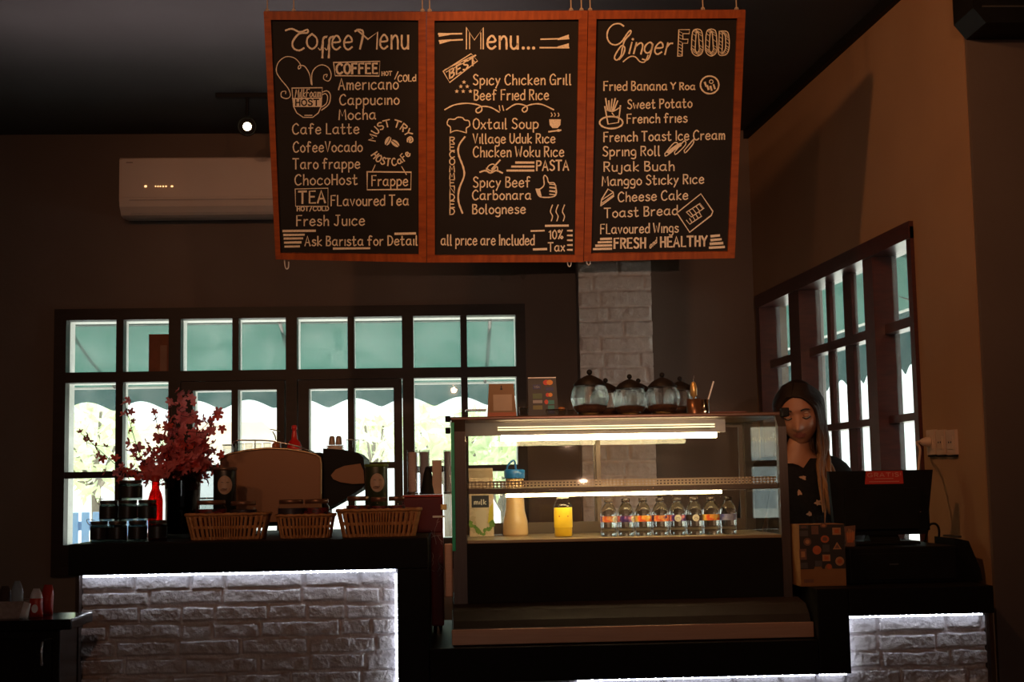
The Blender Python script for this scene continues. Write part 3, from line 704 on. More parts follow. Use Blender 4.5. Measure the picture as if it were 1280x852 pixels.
# ------------------------------------------------------------------ display case
YG, YK, YBs = 4.66, 5.2, 4.5                   # glass front, back, front of the base
zB0, zB1 = ZM, zs(781, xs(780, YBs, .76), YBs)  # base bar
zL = zs(750, xs(780, YG, .83), YG)             # ledge top / black panel bottom
zD = zs(671.5, xs(780, YG, 1.03), YG)        # deck
zT = zs(518, xs(780, 4.72, 1.43), 4.72)        # top
kx0, kx1 = xs(566, YG, 1.2), xs(985, YG, 1.2)
kc = (kx0+kx1)/2; hw = (kx1-kx0)/2
case = thing('display_case', 'glass-fronted countertop display case lit by warm strips', 'display case', (kc, YBs, zB0))
def cs(b, name, mat, parent=None): return b.move(-kc, -YBs, -zB0).build(name, mat, parent or case)
cs(MB().box(kx0-.006, YBs+.002, zB0, kx1+.02, YK, zB1, 0, .004), 'base', bronze_m)
cs(MB().box(kx0-.01, YBs-.008, zB0+.004, kx1+.024, YBs+.001, zB1-.002, 0, .002), 'base_strip', copper_m)
cs(MB().prismx([(YBs+.004, zB1+.0005), (YBs+.02, zB1+.022), (YBs+.06, zB1+.05), (YG-.002, zL), (YK, zL), (YK, zB1+.0005)], kx0-.004, kx1+.018), 'ledge', pm('dark_steel_ledge', (.055, .043, .039), (.048, .037, .034), .6, .1, scale=30, spec=.1))
pw = .036
ins0, ins1 = kx0+.045, kx1-.022
cs(MB().box(ins0-.002, YG+.004, zL+.001, ins1+.002, YK-.03, zD-.012), 'front_panel', black_m)
cs(MB().box(ins0, YG+.006, zD-.011, ins1, YK-.005, zD, 0, .002), 'deck', pm('deck_steel', (.40, .30, .18), None, .4, .4, scale=30, stretch=(.3, 6, 6)))
for a, c_ in ((kx0, kx0+.043), (kx1-.028, kx1)):
    p = MB(); p.prismx([(YG-.006, zL+.0), (YG+.03, zL), (YG+.03, zT-.03), (YG+.06, zT-.012), (YG+.03, zT-.012), (YG-.004, zT-.05)], a, c_, 0)
    cs(p, 'corner_post', bronze_m)
for a, c_ in ((kx0+.002, kx0+.035), (kx1-.035, kx1-.002)):
    cs(MB().box(a, YK-.035, zL, c_, YK-.001, zT-.0125, 0, .002), 'rear_post', bronze_m)
cs(MB().box(kx0-.006, YG+.035, zT-.012, kx1+.006, YK+.006, zT, 0, .004), 'top_panel', pm('brown_top', (.16, .085, .055), (.12, .06, .04), .3, .4, scale=8))
# curved glass front
prof = [(YG, zD-.005), (YG, zT-.075)]+[(YG+.075-.075*cos(a), zT-.075+.058*sin(a)) for a in [k*pi/16 for k in range(1, 9)]]
b = MB(); vs = []; fs = []
for k, (y, z) in enumerate(prof): vs += [(ins0-.004, y, z), (ins1+.006, y, z)]
for k in range(len(prof)-1): fs.append((2*k, 2*k+1, 2*k+3, 2*k+2))
b.add(vs, fs, 0, True); fg = cs(b, 'front_glass', cglass_m)
for a in (ins0-.004, ins1+.006): cs(MB().tube([(a, y, z) for y, z in prof], .0022, 6), 'glass_edge', chrome_m, fg)
for x in (kx0+.012, kx1-.016):
    ti = .024*(-1 if x > 0.5 else 1)
    sg = cs(MB().prismz([(x, YG+.032), (x+.004, YG+.032), (x+.004+ti, YK-.037), (x+ti, YK-.037)], zD, zT-.0125), 'side_glass', cglass_m)
cs(MB().box(kx0-.004, YG-.012, zL+.17, kx0+.007, YG-.0065, zT-.02, 0, .001), 'green_edge', pm('green_glass_edge', (.01, .55, .22), (.01, .5, .18), .25))
for z in (zT-.012, zT-.05):
    cs(MB().box(kx0-.022, YG-.004, z-.006, kx0-.0045, YG+.016, z+.014, 0, .003), 'hinge', black_m)
cs(MB().box(kx1-.012, YG-.006, zT-.018, kx1+.012, YG+.034, zT+.012, 0, .004), 'hinge', black_m)
# shelf, its rail and perforated lip
zS = zs(610, xs(780, 4.71, 1.2), 4.71)
s0, s1 = ins0+.004, xs(972, 4.72, 1.2)
sh = cs(MB().box(s0, 4.705, zS-.004, s1, 4.90, zS+.002), 'shelf', cglass_m)
cs(MB().box(s0, 4.692, zS-.010, s1, 4.704, zS+.007, 0, .002), 'shelf_rail', pm('dark_bronze', (.10, .075, .055), None, .4, .6), sh)
b = MB(); n = int((s1-s0)/.012); zz0, zz1 = zS+.0075, zS+.031; xa = s0
for k in range(n):
    x = s0+(s1-s0)*k/n; x2 = s0+(s1-s0)*(k+.42)/n; x3 = s0+(s1-s0)*(k+1)/n
    b.box(x, 4.74, zz0, x2, 4.7415, zz1)
for z0, z1 in ((zz0, zz0+.004), (zz0+.009, zz0+.0135), (zz1-.006, zz1)): b.box(s0, 4.74, z0, s1, 4.7418, z1)
cs(b, 'perforated_lip', pm('perforated_brass', (.62, .52, .36), None, .4, .5), sh)
warm_m = em('warm_tube', (1, .78, .40), 30)
reflection_m = em('tube_reflection', (1, .80, .40), 1.8)
def lampx(a, c_, Y, z): return xs(a, Y, z), xs(c_, Y, z)
a, c_ = lampx(626, 895, 4.86, zT-.03)
zt = zs(545.5, (a+c_)/2, 4.86)
o_ = cs(MB().tube([(a, 4.86, zt), (c_, 4.86, zt)], .0095, 10), 'light_tube', warm_m)
cs(MB().box(a-.14, 4.85, zt+.0095, c_+.03, 4.88, zT-.0125), 'light_housing', white_m, o_)
a, c_ = lampx(632, 900, 4.74, zS-.02)
zt2 = zs(616.8, (a+c_)/2, 4.715)
o_ = cs(MB().tube([(a, 4.715, zt2), (c_, 4.715, zt2)], .0052, 10), 'light_tube', warm_m)
cs(MB().box(a-.06, 4.709, zt2+.0052, c_+.08, 4.722, zS-.0045), 'light_housing', white_m, o_)
a, c_ = lampx(622, 893, 4.76, zT-.02)
zt3 = zs(533.5, (a+c_)/2, 4.76)
for dz in (-.0042, .0042): cs(MB().tube([(a, 4.76, zt3+dz), (c_, 4.76, zt3+dz)], .0022, 8), 'glow_strip', reflection_m)  # glowing bars added to stand for the tube's reflection in the curved glass
# sliding rear doors
xm0 = xs(746, YK, 1.2)
for k, (a, c_, y) in enumerate(((kx0+.036, xm0+.012, YK-.03), (xm0-.012, kx1-.036, YK-.016))):
    d = cs(MB().box(a, y, zD+.001, c_, y+.003, zT-.0125), 'rear_door', cglass_m)
    e = MB(); fw = .016
    e.box(a, y-.003, zD+.001, c_, y+.006, zD+.042); e.box(a, y-.003, zT-.03, c_, y+.006, zT-.0125)
    e.box(a, y-.003, zD+.042, a+fw, y+.006, zT-.03); e.box(c_-fw, y-.003, zD+.042, c_, y+.006, zT-.03)
    cs(e, 'door_frame', MATS['dark_bronze'], d)
# left cream handle block on the end of the case
cs(MB().box(kx0-.03, YG+.03, zL+.02, kx0-.004, YG+.05, zD-.01, 0, .004), 'end_plate', copper_m)
# ------------------------------------------------------------------ things in the case
zd = zD+.0005
def foot(px, Y, z): return (xs(px, Y, z), Y, z)
# water bottles
W1 = m_px(4.78)
capd_m = pm('brown_cap', (.035, .02, .015), None, .5)
def water(name, label, px, band, disc, dx):
    t = thing(name, label, 'water bottle', foot(px, 4.78, zd), 0, 'water bottles in the case')
    pr = [(.004, 0.0), (.024, .0), (.0275, .004), (.0275, .022), (.0262, .026), (.0278, .032), (.0278, .066), (.0275, .078), (.025, .088), (.018, .102), (.0125, .109), (.0125, .112)]
    MB().lathe(pr, 28).build('body', rglass_m, t)
    MB().lathe([(.0125, .1122), (.0145, .1125), (.0145, .124), (.013, .1255)], 20).build('cap', capd_m, t)
    b = MB(); n = 28; vs = []; fs = []
    for j in range(n):
        a_ = 2*pi*j/n
        for z in (.047, .0665): vs.append((.02815*cos(a_), .02815*sin(a_), z))
    for j in range(n): q = j*2; r_ = ((j+1) % n)*2; fs.append((q, r_, r_+1, q+1))
    for f in fs: b.add([vs[i] for i in f], [(0, 1, 2, 3)], 0, True)
    lab = b.build('label_band', band, t)
    if disc:
        e = MB(); vs = []; fs = []
        for i_ in range(5):
            for q in range(16): u = i_/4; vs.append((.0286*sin(dx+.42*u*cos(q*pi/8)), -.0286*cos(dx+.42*u*cos(q*pi/8)), .0565+.0118*u*sin(q*pi/8)))
        for i_ in range(4):
            for q in range(16): fs.append((i_*16+q, (i_+1)*16+q, (i_+1)*16+(q+1) % 16, i_*16+(q+1) % 16))
        e.add(vs, fs); e.build('emblem', disc, lab)
        e = MB()
        for dz, w_ in ((.002, .2), (-.002, .26)): e.add([(.0294*sin(dx+u), -.0294*cos(dx+u), .0565+dz+v) for u, v in ((-w_, -.0008), (w_, -.0008), (w_, .0008), (-w_, .0008))], [(0, 1, 2, 3)])
        e.build('emblem_lines', MATS.get('grey_print') or pm('grey_print', (.3, .28, .25)), lab)
    return t
def fruitmat(name, c1, c2, c3):
    m, N, L, b = nmat(name); tc = N.new('ShaderNodeTexCoord'); vo = N.new('ShaderNodeTexNoise'); vo.inputs['Scale'].default_value = 55
    L.new(tc.outputs['Object'], vo.inputs['Vector']); rp = N.new('ShaderNodeValToRGB'); e = rp.color_ramp.elements
    e[0].position = .38; e[0].color = (*c1, 1); e[1].position = .62; e[1].color = (*c3, 1); q = e.new(.5); q.color = (*c2, 1)
    L.new(vo.outputs[0], rp.inputs[0]); L.new(rp.outputs[0], b.inputs['Base Color']); b.inputs['Roughness'].default_value = .4
    return m
purple = fruitmat('purple_label', (.05, .02, .16), (.12, .05, .22), (.8, .3, .3)); orange = fruitmat('orange_label', (.8, .1, .03), (.9, .35, .04), (.95, .7, .2))
mixl = fruitmat('orange_purple_label', (.7, .12, .05), (.9, .4, .1), (.10, .03, .2)); blue = pm('blue_label', (.03, .05, .35), (.5, .5, .6), .4, scale=30)
disc_m = pm('pale_emblem', (.86, .82, .66), None, .5)
wl = ['orange label with a pale disc', 'purple label with a pale disc', 'plain orange label', 'orange label ending in purple', 'pale disc on purple', 'pale disc on black', 'plain orange label', 'blue label edge']
names = ['leftmost', 'second from the left', 'third from the left', 'fourth from the left', 'fourth from the right', 'third from the right', 'second from the right', 'rightmost']
for k, (px, band, d_, dx) in enumerate(((761.5, mixl, disc_m, .75), (783, purple, disc_m, .95), (804.5, orange, None, 0), (826, mixl, None, 0), (847.5, purple, disc_m, -.1), (868.5, MATS['brown_cap'], disc_m, .05), (889.5, orange, None, 0), (911, blue, None, 0))):
    water('water_bottle', 'water bottle, %s of the row, %s' % (names[k], wl[k]), px, band, d_, dx)
# juice
jt = thing('juice_bottle', 'yellow juice bottle standing alone in the middle of the case', 'juice bottle', foot(704.5, 4.8, zd))
hj = 50*m_px(4.8); rj = 11.3*m_px(4.8)
yel = pm('yellow_juice', (.95, .62, .02), (.85, .5, .01), .4)
MB().lathe([(.004, 0), (rj*.95, 0), (rj, .005), (rj, hj*.74), (rj*.9, hj*.84), (rj*.62, hj*.94), (rj*.62, hj*.955)], 28).build('body', jglass_m, jt)
MB().lathe([(.003, .002), (rj*.93, .002), (rj*.97, .006), (rj*.97, hj*.66), (.003, hj*.66)], 28).build('juice', yel, jt)
MB().lathe([(rj*1.015, hj*.24), (rj*1.015, hj*.73)], 28).build('label_band', pm('bright_yellow_label', (.98, .72, .04), (.9, .6, .03), .45, scale=30), jt)
b = MB(); b.add([(-rj*.55, -rj*1.03+.0035, hj*.50), (rj*.5, -rj*1.03+.003, hj*.50), (rj*.5, -rj*1.03+.003, hj*.53), (-rj*.55, -rj*1.03+.0035, hj*.53)], [(0, 1, 2, 3)]); b.build('label_line', pm('red_print', (.6, .06, .03)), jt)
MB().lathe([(rj*.68, hj*.956), (rj*.68, hj*1.03), (rj*.6, hj*1.045), (.001, hj*1.045)], 20).build('cap', pm('pale_cap', (.85, .8, .7)), jt)
# milk carton
Ym = 5.02; wm = m_px(Ym)
mt_ = thing('milk_carton', 'tall milk carton at the left end of the case', 'carton', foot(602, Ym, zd))
hm = 84*wm; ww = 15*wm
b = MB(); b.box(-ww, -.035, 0, ww, .035, hm*.86, 0, .002); b.build('body', fruitmat('carton_print', (.62, .50, .36), (.70, .58, .42), (.55, .45, .30)), mt_)
b = MB(); b.prismx([(-.035, hm*.86), (.035, hm*.86), (.004, hm*.97), (.004, hm), (-.004, hm), (-.004, hm*.97)], -ww, ww); b.build('gable_top', pm('carton_top', (.45, .36, .26), (.38, .30, .2), .5, scale=30), mt_)
fy = -.0356
b = MB(); b.add([(-ww*.8, fy, hm*.425), (ww*.62, fy, hm*.425), (ww*.62, fy, hm*.60), (-ww*.8, fy, hm*.60)], [(0, 1, 2, 3)]); nl = b.build('name_label', pm('navy_print', (.02, .025, .04)), mt_)
class Flat:                                     # stroke lettering on a flat face, local x,z
    def __init__(s, y): s.b = MB(); s.y = y
    def text(s, st, x0, x1, z, cap, w):
        adv = []; X = 0
        for ch in st: adv.append(X); X += GW.get(ch, 40)
        sx = (x1-x0)/max(X-12, 1)
        for ch, a in zip(st, adv):
            for sm, pl in GL.get(ch, []):
                q = [Vector((x0+(a+gx)*sx, z+gy*cap/100, 0)) for gx, gy in pl]
                if sm: q = cr(q, 4)
                s.line(q, w)
    def line(s, q, w):
        k = len(q); L_ = []; R_ = []
        for i, v in enumerate(q):
            t = (q[min(i+1, k-1)]-q[max(i-1, 0)]).normalized(); nn = Vector((-t.y, t.x, 0))*w/2; L_.append(v+nn); R_.append(v-nn)
        s.b.add([(v.x, s.y, v.y) for v in L_+R_], [(i, k+i, k+i+1, i+1) for i in range(k-1)])
fl = Flat(fy-.0006); fl.text('milk', -ww*.62, ww*.42, hm*.47, hm*.075, .0036); fl.b.build('lettering', pm('cream_print', (.85, .8, .7)), nl)
b = MB(); b.add([(-ww*.55+ww*1.1*((k*7) % 9)/9*0, fy, 0) for k in range(0)], []) if False else None
b = MB(); pts = [(-ww*.45, .30), (-ww*.35, .17), (-ww*.1, .10), (ww*.3, .10), (ww*.42, .2), (ww*.42, .5), (ww*.2, .57), (-ww*.2, .55), (-ww*.5, .5)]
b.add([(x, fy, z*.72*hm) for x, z in pts], [tuple(range(len(pts)))]); b.build('milk_picture', pm('milk_print', (.80, .70, .55)), mt_)
b = MB(); rnd = random.Random(5)
for k in range(26):
    x = rnd.uniform(-ww*.95, ww*.95); z = hm*(.03+.07*rnd.random()+.16*abs(x/ww)**2); r_ = rnd.uniform(.004, .008)
    b.add([(x+r_*cos(q)*(1.4 if k % 2 else .8), fy-.0004-.00001*k, z+r_*sin(q)) for q in [i*pi/4 for i in range(8)]], [tuple(range(8))])
b.build('leaf_picture', pm('green_print', (.08, .22, .04), (.2, .35, .06), .6, scale=60), mt_)
b = MB(); b.add([(ww*.5, fy, hm*.2), (ww*.97, fy, hm*.2), (ww*.97, fy, hm*.5), (ww*.66, fy, hm*.42)], [(0, 1, 2, 3)]); b.build('lemon_picture', pm('yellow_print', (.7, .6, .05)), mt_)
# jug
jg = thing('drink_jug', 'amber plastic jug with a blue handled lid', 'jug', foot(644.5, Ym, zd))
r0, r1 = 15.5*wm, 11.5*wm; hj = 73*wm
amb = glass_mat('amber_drink', (.93, .66, .34), 1.2, .55)
MB().lathe([(.004, 0), (r0, 0), (r0*1.02, .008), (r0*.98, hj*.25), (r1*1.05, hj*.42), (r1, hj*.6), (r1*.98, hj), (.004, hj)], 32).build('body', pm('amber_plastic', (.72, .50, .26), (.66, .44, .2), .22), jg)
lid = MB().lathe([(r1*1.1, hj-.006), (r1*1.12, hj+.006*1), (r1*1.12, hj+8*wm), (r1*.9, hj+9*wm), (.003, hj+9*wm)], 28).build('lid', pm('blue_plastic', (.01, .13, .38), None, .35), jg)
MB().tube(cr([(-r1*.8, 0, hj+8*wm), (-r1*.7, 0, hj+14*wm), (-r1*.1, 0, hj+20*wm), (r1*.1, 0, hj+15*wm), (r1*.15, 0, hj+8.5*wm)], 5), .0035, 8).build('lid_handle', MATS['blue_plastic'], lid)
# ------------------------------------------------------------------ things on top of the case
zt_ = zT+.0006
wt = m_px(4.8)
amberf = pm('dark_tea_leaves', (.12, .05, .02), (.05, .02, .01), .8, scale=60)
goldm = pm('gold_glow_base', (.75, .50, .18), None, .35, .6)
lidd_m = pm('dark_rattan_lid', (.014, .010, .008), (.008, .006, .005), .5, scale=40, spec=.2)
globe_m = glass_mat('globe_glass', (.97, .97, .96), 1.45, .25)
def globe(label, px, Y, s):
    t = thing('glass_globe_jar', label, 'glass jar', foot(px, Y, zt_), 0, 'round glass jars on the case')
    r = 22*wt*s; h = 40*wt*s
    pr = [(r*.45, 0), (r*.62, .004), (r*.86, h*.22), (r, h*.5), (r*.93, h*.72), (r*.72, h*.92), (r*.66, h*.97)]
    MB().lathe(pr+[(q_*.955-.0006, z_) for q_, z_ in reversed(pr[1:])]+[(r*.6, .0035), (.002, .0035)], 32).build('body', globe_m, t)
    MB().lathe([(.002, .004), (r*.58, .005), (r*.62, .012), (.002, .013)], 24).build('gold_glow_base', goldm, t)  # gold disc paints in the strips' yellow reflection at the jar base
    MB().lathe([(.002, .0132), (r*.64, .0132), (r*.74, h*.12), (r*.86, h*.29), (r*.5, h*.34), (.002, h*.31)], 28).build('contents', amberf, t)
    l_ = MB().lathe([(r*.84, h*.86), (r*.85, h*.9), (r*.6, h*1.04), (r*.3, h*1.13), (r*.12, h*1.17), (.002, h*1.18)], 28).build('lid', lidd_m, t)
    MB().ball((0, 0, h*1.255), r*.15, 12).build('knob', black_m, l_)
    return t
for lab, px, Y, s in (('round glass jar with dark domed lid, leftmost of the front row on the case', 738, 4.80, 1.1), ('round glass jar with dark lid, just behind the leftmost front jar', 758, 4.97, .98), ('round glass jar with dark domed lid, middle of the front row on the case', 788, 4.845, 1.0),
                      ('round glass jar half hidden behind the middle front jar', 799, 5.01, .98), ('round glass jar with dark domed lid, rightmost of the front row on the case', 829, 4.79, 1.0), ('round glass jar with dark lid, behind the rightmost front jar near the straws', 851, 4.94, .98)):
    globe(lab, px, Y, s)
# straw canister and stirrers
t = thing('straw_holder', 'brown and steel canister holding straws at the right of the case top', 'holder', foot(868, 4.82, zt_))
r = 9.5*wt; h = 20*wt
MB().lathe([(r, 0), (r, h), (r*.9, h), (r*.9, .004), (.002, .004)], 24).build('body', pm('brown_metal', (.22, .11, .06), None, .3, .7), t)
MB().lathe([(r*.55, 0), (r*.55, h*.95), (r*.46, h*.95), (r*.46, .004)], 20, (r*1.45, 0, 0)).build('steel_cup', chrome_m, t)
for k, (lab, x0, x1, h2, m_) in enumerate((('clear straw leaning left in the canister', -.006, -.034, 45, jglass_m), ('amber stirrer upright in the canister', 0, -.0, 47, goldm), ('pale straw leaning right in the steel cup', r*1.35, r*1.35+.035, 42, white_m))):
    b = MB(); p = (868*0, 0, 0); bx, by, bz = t.location
    o = thing('straw', lab, 'straw', (bx+x0, by, bz+.006))
    if k == 1:
        MB().lathe([(.004, 0), (.004, h), (.011, h*1.1), (.012, h*1.6), (.008, h*1.9), (.002, h*2.0)], 12).build('stirrer', goldm, o); MB().tube([(0, 0, h*1.95), (0, 0, h2*wt-.004), (.004, 0, h2*wt)], .0016).build('tip', chrome_m, o)
    else: MB().tube([(0, 0, 0), (x1-x0, .0, h2*wt-.006)], .0028, 8).build('tube', m_, o)
# flat brown book at the right end
t = thing('menu_book', 'flat dark red menu book lying at the right end of the case top', 'book', foot(907, 4.9, zt_))
MB().box(-.075, -.05, 0, .065, .05, .009, 0, .002).build('cover', pm('dark_red_cover', (.12, .03, .02), None, .5), t); MB().box(-.072, -.048, .0092, .062, .048, .0112).build('top_cover', MATS['dark_red_cover'], t)
# QR card holder (the code itself left out) and payment card sign
wq = m_px(4.78)
t = thing('card_stand', 'brown and cream card stand on the left of the case top', 'sign', foot(627.5, 4.78, zt_)); t.rotation_euler = (R(-9), 0, 0)
b = MB(); b.prism([(-18.5*wq, .002), (18.5*wq, .002), (15.5*wq, 43*wq), (-15.5*wq, 43*wq)], 0, .004); b.build('card', pm('cream_brown_card', (.30, .20, .125), (.24, .155, .09), .6, scale=8, spec=.2), t)
b = MB(); b.box(-12*wq+.004, -.0012, 8*wq, 13*wq, -.0002, 29*wq); b.build('white_square', pm('cream_panel', (.46, .36, .27), None, .6), t)
b = MB(); b.box(-18*wq, -.001, .003, 18*wq, -.0002, 6*wq); b.build('orange_foot', pm('orange_foot', (.40, .10, .04), None, .5), t)
b = MB(); b.add([(x*wq, -.0006, z*wq) for x, z in ((-1.5, 35), (1.5, 35), (1.3, 37), (.4, 38), (1, 39.5), (0, 41), (-1, 39.5), (-.4, 38), (-1.3, 37))], [tuple(range(9))]); b.build('emblem', MATS['navy_print'], t)
b = MB(); b.prismx([(.0045, .001), (.05, .001), (.05, .004), (.0075, .03), (.0045, .03)], -14*wq, 14*wq); b.build('rear_foot', MATS['cream_brown_card'], t)
t = thing('payment_sign', 'grey payment card sign in a clear upright holder', 'sign', foot(679.5, 4.82, zt_)); t.rotation_euler = (R(-7), 0, 0)
b = MB(); b.prism([(-19*wq, 0), (19*wq, 0), (17*wq, 51*wq), (-18.5*wq, 51*wq)], 0, .004); b.build('holder', pm('grey_sign', (.085, .088, .09), (.06, .062, .065), .5, scale=10, spec=.2), t)
def spot(px, z, w_, h_, m_, par=t, y=-.0006):
    b = MB(); b.add([(px*wq+w_*wq*cos(q), y, z*wq+h_*wq*sin(q)) for q in [k*pi/8 for k in range(16)]], [tuple(range(16))]); return b.build('card_mark', m_, par)
def plate(px, z, w_, h_, m_, par=t, y=-.0005):
    b = MB(); b.add([((px-w_)*wq, y, (z-h_)*wq), ((px+w_)*wq, y, (z-h_)*wq), ((px+w_)*wq, y, (z+h_)*wq), ((px-w_)*wq, y, (z+h_)*wq)], [(0, 1, 2, 3)]); return b.build('card_mark', m_, par)
cm = {k: pm('mark_'+k, v, None, .5) for k, v in dict(red=(.6, .05, .02), orange=(.75, .28, .03), navy=(.02, .03, .12), teal=(.02, .22, .22), green=(.07, .12, .05), lime=(.16, .16, .05), grey=(.3, .3, .32)).items()}
spot(4.5, 44.5, 4, 3.4, cm['red'], y=-.0006); spot(9, 44.5, 4, 3.4, cm['orange'], y=-.0008)
plate(-7.5, 39, 5, 3, cm['navy']); plate(8.5, 36, 5, 2.5, cm['navy']); spot(6, 28.5, 2.6, 2.6, cm['red'], y=-.0007); spot(9.5, 28.5, 2.6, 2.6, cm['orange'], y=-.0009); plate(-7, 27, 6, 3.4, cm['green']); plate(-7, 20, 6, 2, cm['grey']); spot(4, 19.5, 2.4, 3, cm['red']); plate(10, 19, 4, 2.6, cm['teal']); plate(-7, 12.5, 6, 2.6, cm['lime']); plate(10, 12.5, 4, 2.5, cm['teal']); plate(10, 6.5, 4, 2, cm['navy'])
fl = Flat(-.0011); fl.text('VISA', -11*wq, -4*wq, 37.6*wq, 2.8*wq, .0012); fl.b.build('lettering', cm['grey'], t)
b = MB(); b.box(-18*wq, .0045, -.0, 18*wq, .04, .003); b.build('rear_foot', jglass_m, t)
b = MB(); b.box(-18.5*wq, -.0005, 50.2*wq, 17*wq, .0045, 51.4*wq); b.build('bright_edge', white_m, t)
# tray of glasses and small glass dishes
t = thing('glass_tray', 'small clear glass tray at the left end of the case top', 'tray', foot(594, 4.82, zt_))
b = MB(); b.prism([(-15*wq, 0), (14*wq, 0), (14*wq, 9*wq), (-12*wq, 9*wq)], -.03, .05); b.build('body', jglass_m, t)
b = MB(); b.box(-12*wq, -.031, 9*wq+.0002, 14*wq, .051, 11*wq, 0, .001); b.build('rim', chrome_m, t)
for lab, px, Y, w_, h_, tip in (('small clear glass dish between the card stand and the payment sign', 655, 4.74, 6, 11, 0), ('small glass dish in front of the payment sign', 689, 4.74, 8, 8, 0), ('small glass dish holding something orange beside the payment sign', 702, 4.76, 6.5, 9, 1), ('low glass dish touching the leftmost globe jar', 713.5, 4.72, 4.5, 7, 0)):
    t = thing('glass_dish', lab, 'glass dish', foot(px, Y, zt_), 0, 'small glass dishes on the case')
    MB().lathe([(w_*wq*.7, 0), (w_*wq*.95, h_*wq*.3), (w_*wq, h_*wq*.7), (w_*wq*.9, h_*wq), (w_*wq*.8, h_*wq), (w_*wq*.85, h_*wq*.6), (w_*wq*.6, h_*wq*.2), (.001, h_*wq*.2)], 24).build('body', jglass_m, t)
    MB().lathe([(w_*wq*.93, h_*wq*.93), (w_*wq*1.0, h_*wq*.97), (w_*wq*.93, h_*wq*1.02), (w_*wq*.86, h_*wq*.97), (w_*wq*.93, h_*wq*.93)], 24).build('rim', chrome_m, t)
    if tip: MB().ball((0, 0, h_*wq*1.0), w_*wq*.75, 12, 0, (1, 1, .45)).build('orange_sweets', pm('orange_sweet', (.7, .25, .04), None, .4), t)
# ------------------------------------------------------------------ things on the left counter
zl = ZL+.0005
def lfoot(px, Y): return (xs(px, Y, zl), Y, zl)
dkjar_m = pm('black_jar_label', (.012, .013, .013), (.02, .022, .02), .35, scale=30)
clipj_m = pane_mat('dark_jar_glass', (.35, .38, .36), 1.5)
def clipjar(label, px, Y, z, hw_, h, clip=False):
    t = thing('storage_jar', label, 'jar', (xs(px, Y, z), Y, z), 0, 'dark storage jars stacked on the counter')
    s = m_px(Y); r = hw_*s; h = h*s
    MB().lathe([(.003, 0), (r*.94, 0), (r, .004), (r, h*.74), (r*.86, h*.82), (r*.86, h*.86), (r*.8, h*.86), (r*.8, h*.8), (r*.93, h*.73), (r*.93, .006), (.003, .006)], 20).build('body', clipj_m, t)
    MB().lathe([(.003, .007), (r*.9, .007), (r*.9, h*.66), (.003, h*.66)], 20).build('contents', dkjar_m, t)
    MB().lathe([(r*1.004, h*.14), (r*1.004, h*.7)], 20).build('label_band', dkjar_m, t)
    l_ = MB().lathe([(r*.9, h*.862), (r*.95, h*.88), (r*.95, h*.97), (r*.88, h), (.003, h)], 20).build('lid', pm('jar_lid', (.10, .09, .08), None, .3, .6) if 'jar_lid' not in MATS else MATS['jar_lid'], t)
    MB().lathe([(r*.88, h*.86), (r*.99, h*.845), (r*.99, h*.825), (r*.87, h*.825)], 20).build('wire_ring', chrome_m, t)
    if clip: MB().tube(cr([(-r*.95, 0, h*.8), (-r*1.25, 0, h*.9), (-r*1.35, 0, h*1.1), (-r*.5, -.004, h*1.05)], 4), .0012, 6).build('wire_clip', chrome_m, t)
    return t
YJ = 4.62; sJ = m_px(YJ)
z1 = zl; zt1 = 25*sJ
bot = [(124, 11, 'bottom row of the jar stack, leftmost, with an open wire clip'), (147, 11.5, 'bottom row of the jar stack, second from the left'), (172, 11.5, 'bottom row of the jar stack, third from the left'), (197, 11.5, 'bottom row of the jar stack, rightmost, beside the basket')]
for k, (px, hw_, l_) in enumerate(bot): clipjar('dark glass storage jar, '+l_, px, YJ, z1, hw_, 25, k == 0)
for k, (px, l_) in enumerate(((136, 'middle row, leftmost, with glinting wire clip'), (160, 'middle row, centre'), (184, 'middle row, rightmost, below the red bottle'))): clipjar('dark glass storage jar, '+l_, px, YJ, z1+zt1+.0004, 11.5, 25, k == 0)
clipjar('dark glass storage jar alone on top of the jar stack', 163, YJ, z1+2*zt1+.0008, 14.5, 24)
# red bottle and the flower vase
Yv = 4.86; sv = m_px(Yv)
t = thing('red_bottle', 'tall red glass bottle between the jar stack and the flower vase', 'bottle', lfoot(194, 4.80))
MB().lathe([(.003, 0), (.022, 0), (.024, .004), (.024, .13), (.019, .15), (.0125, .165), (.0125, .19)], 24).build('body', glass_mat('red_glass', (.75, .05, .04), 1.4, .5), t)
MB().lathe([(.0145, .1905), (.0145, .208), (.003, .21)], 16).build('cap', pm('red_cap', (.4, .03, .02), None, .4), t)
vx, _, _ = lfoot(228, Yv)
vase = thing('flower_vase', 'dark glass vase holding the pink blossom branches', 'vase', (vx, Yv, zl))
rv = 22*sv; hv = 82*sv
MB().lathe([(.004, 0), (rv*.85, 0), (rv*.95, .01), (rv*.95, hv*.5), (rv, hv*.85), (rv*.97, hv), (rv*.92, hv), (rv*.93, hv*.85), (rv*.88, hv*.5), (rv*.88, .014), (.004, .014)], 32).build('body', pane_mat('smoky_glass', (.36, .33, .31), 1.5), vase)
MB().lathe([(rv*.92, hv-.001), (rv*1.02, hv+.002), (rv*.98, hv+.006), (rv*.91, hv+.003)], 32).build('rim', MATS['jar_glass'], vase)
MB().lathe([(.003, .0145), (rv*.85, .0145), (rv*.84, hv*.4), (.003, hv*.42)], 24).build('pebbles', pm('dark_pebbles', (.05, .045, .04), (.015, .013, .012), .6, scale=90), vase)
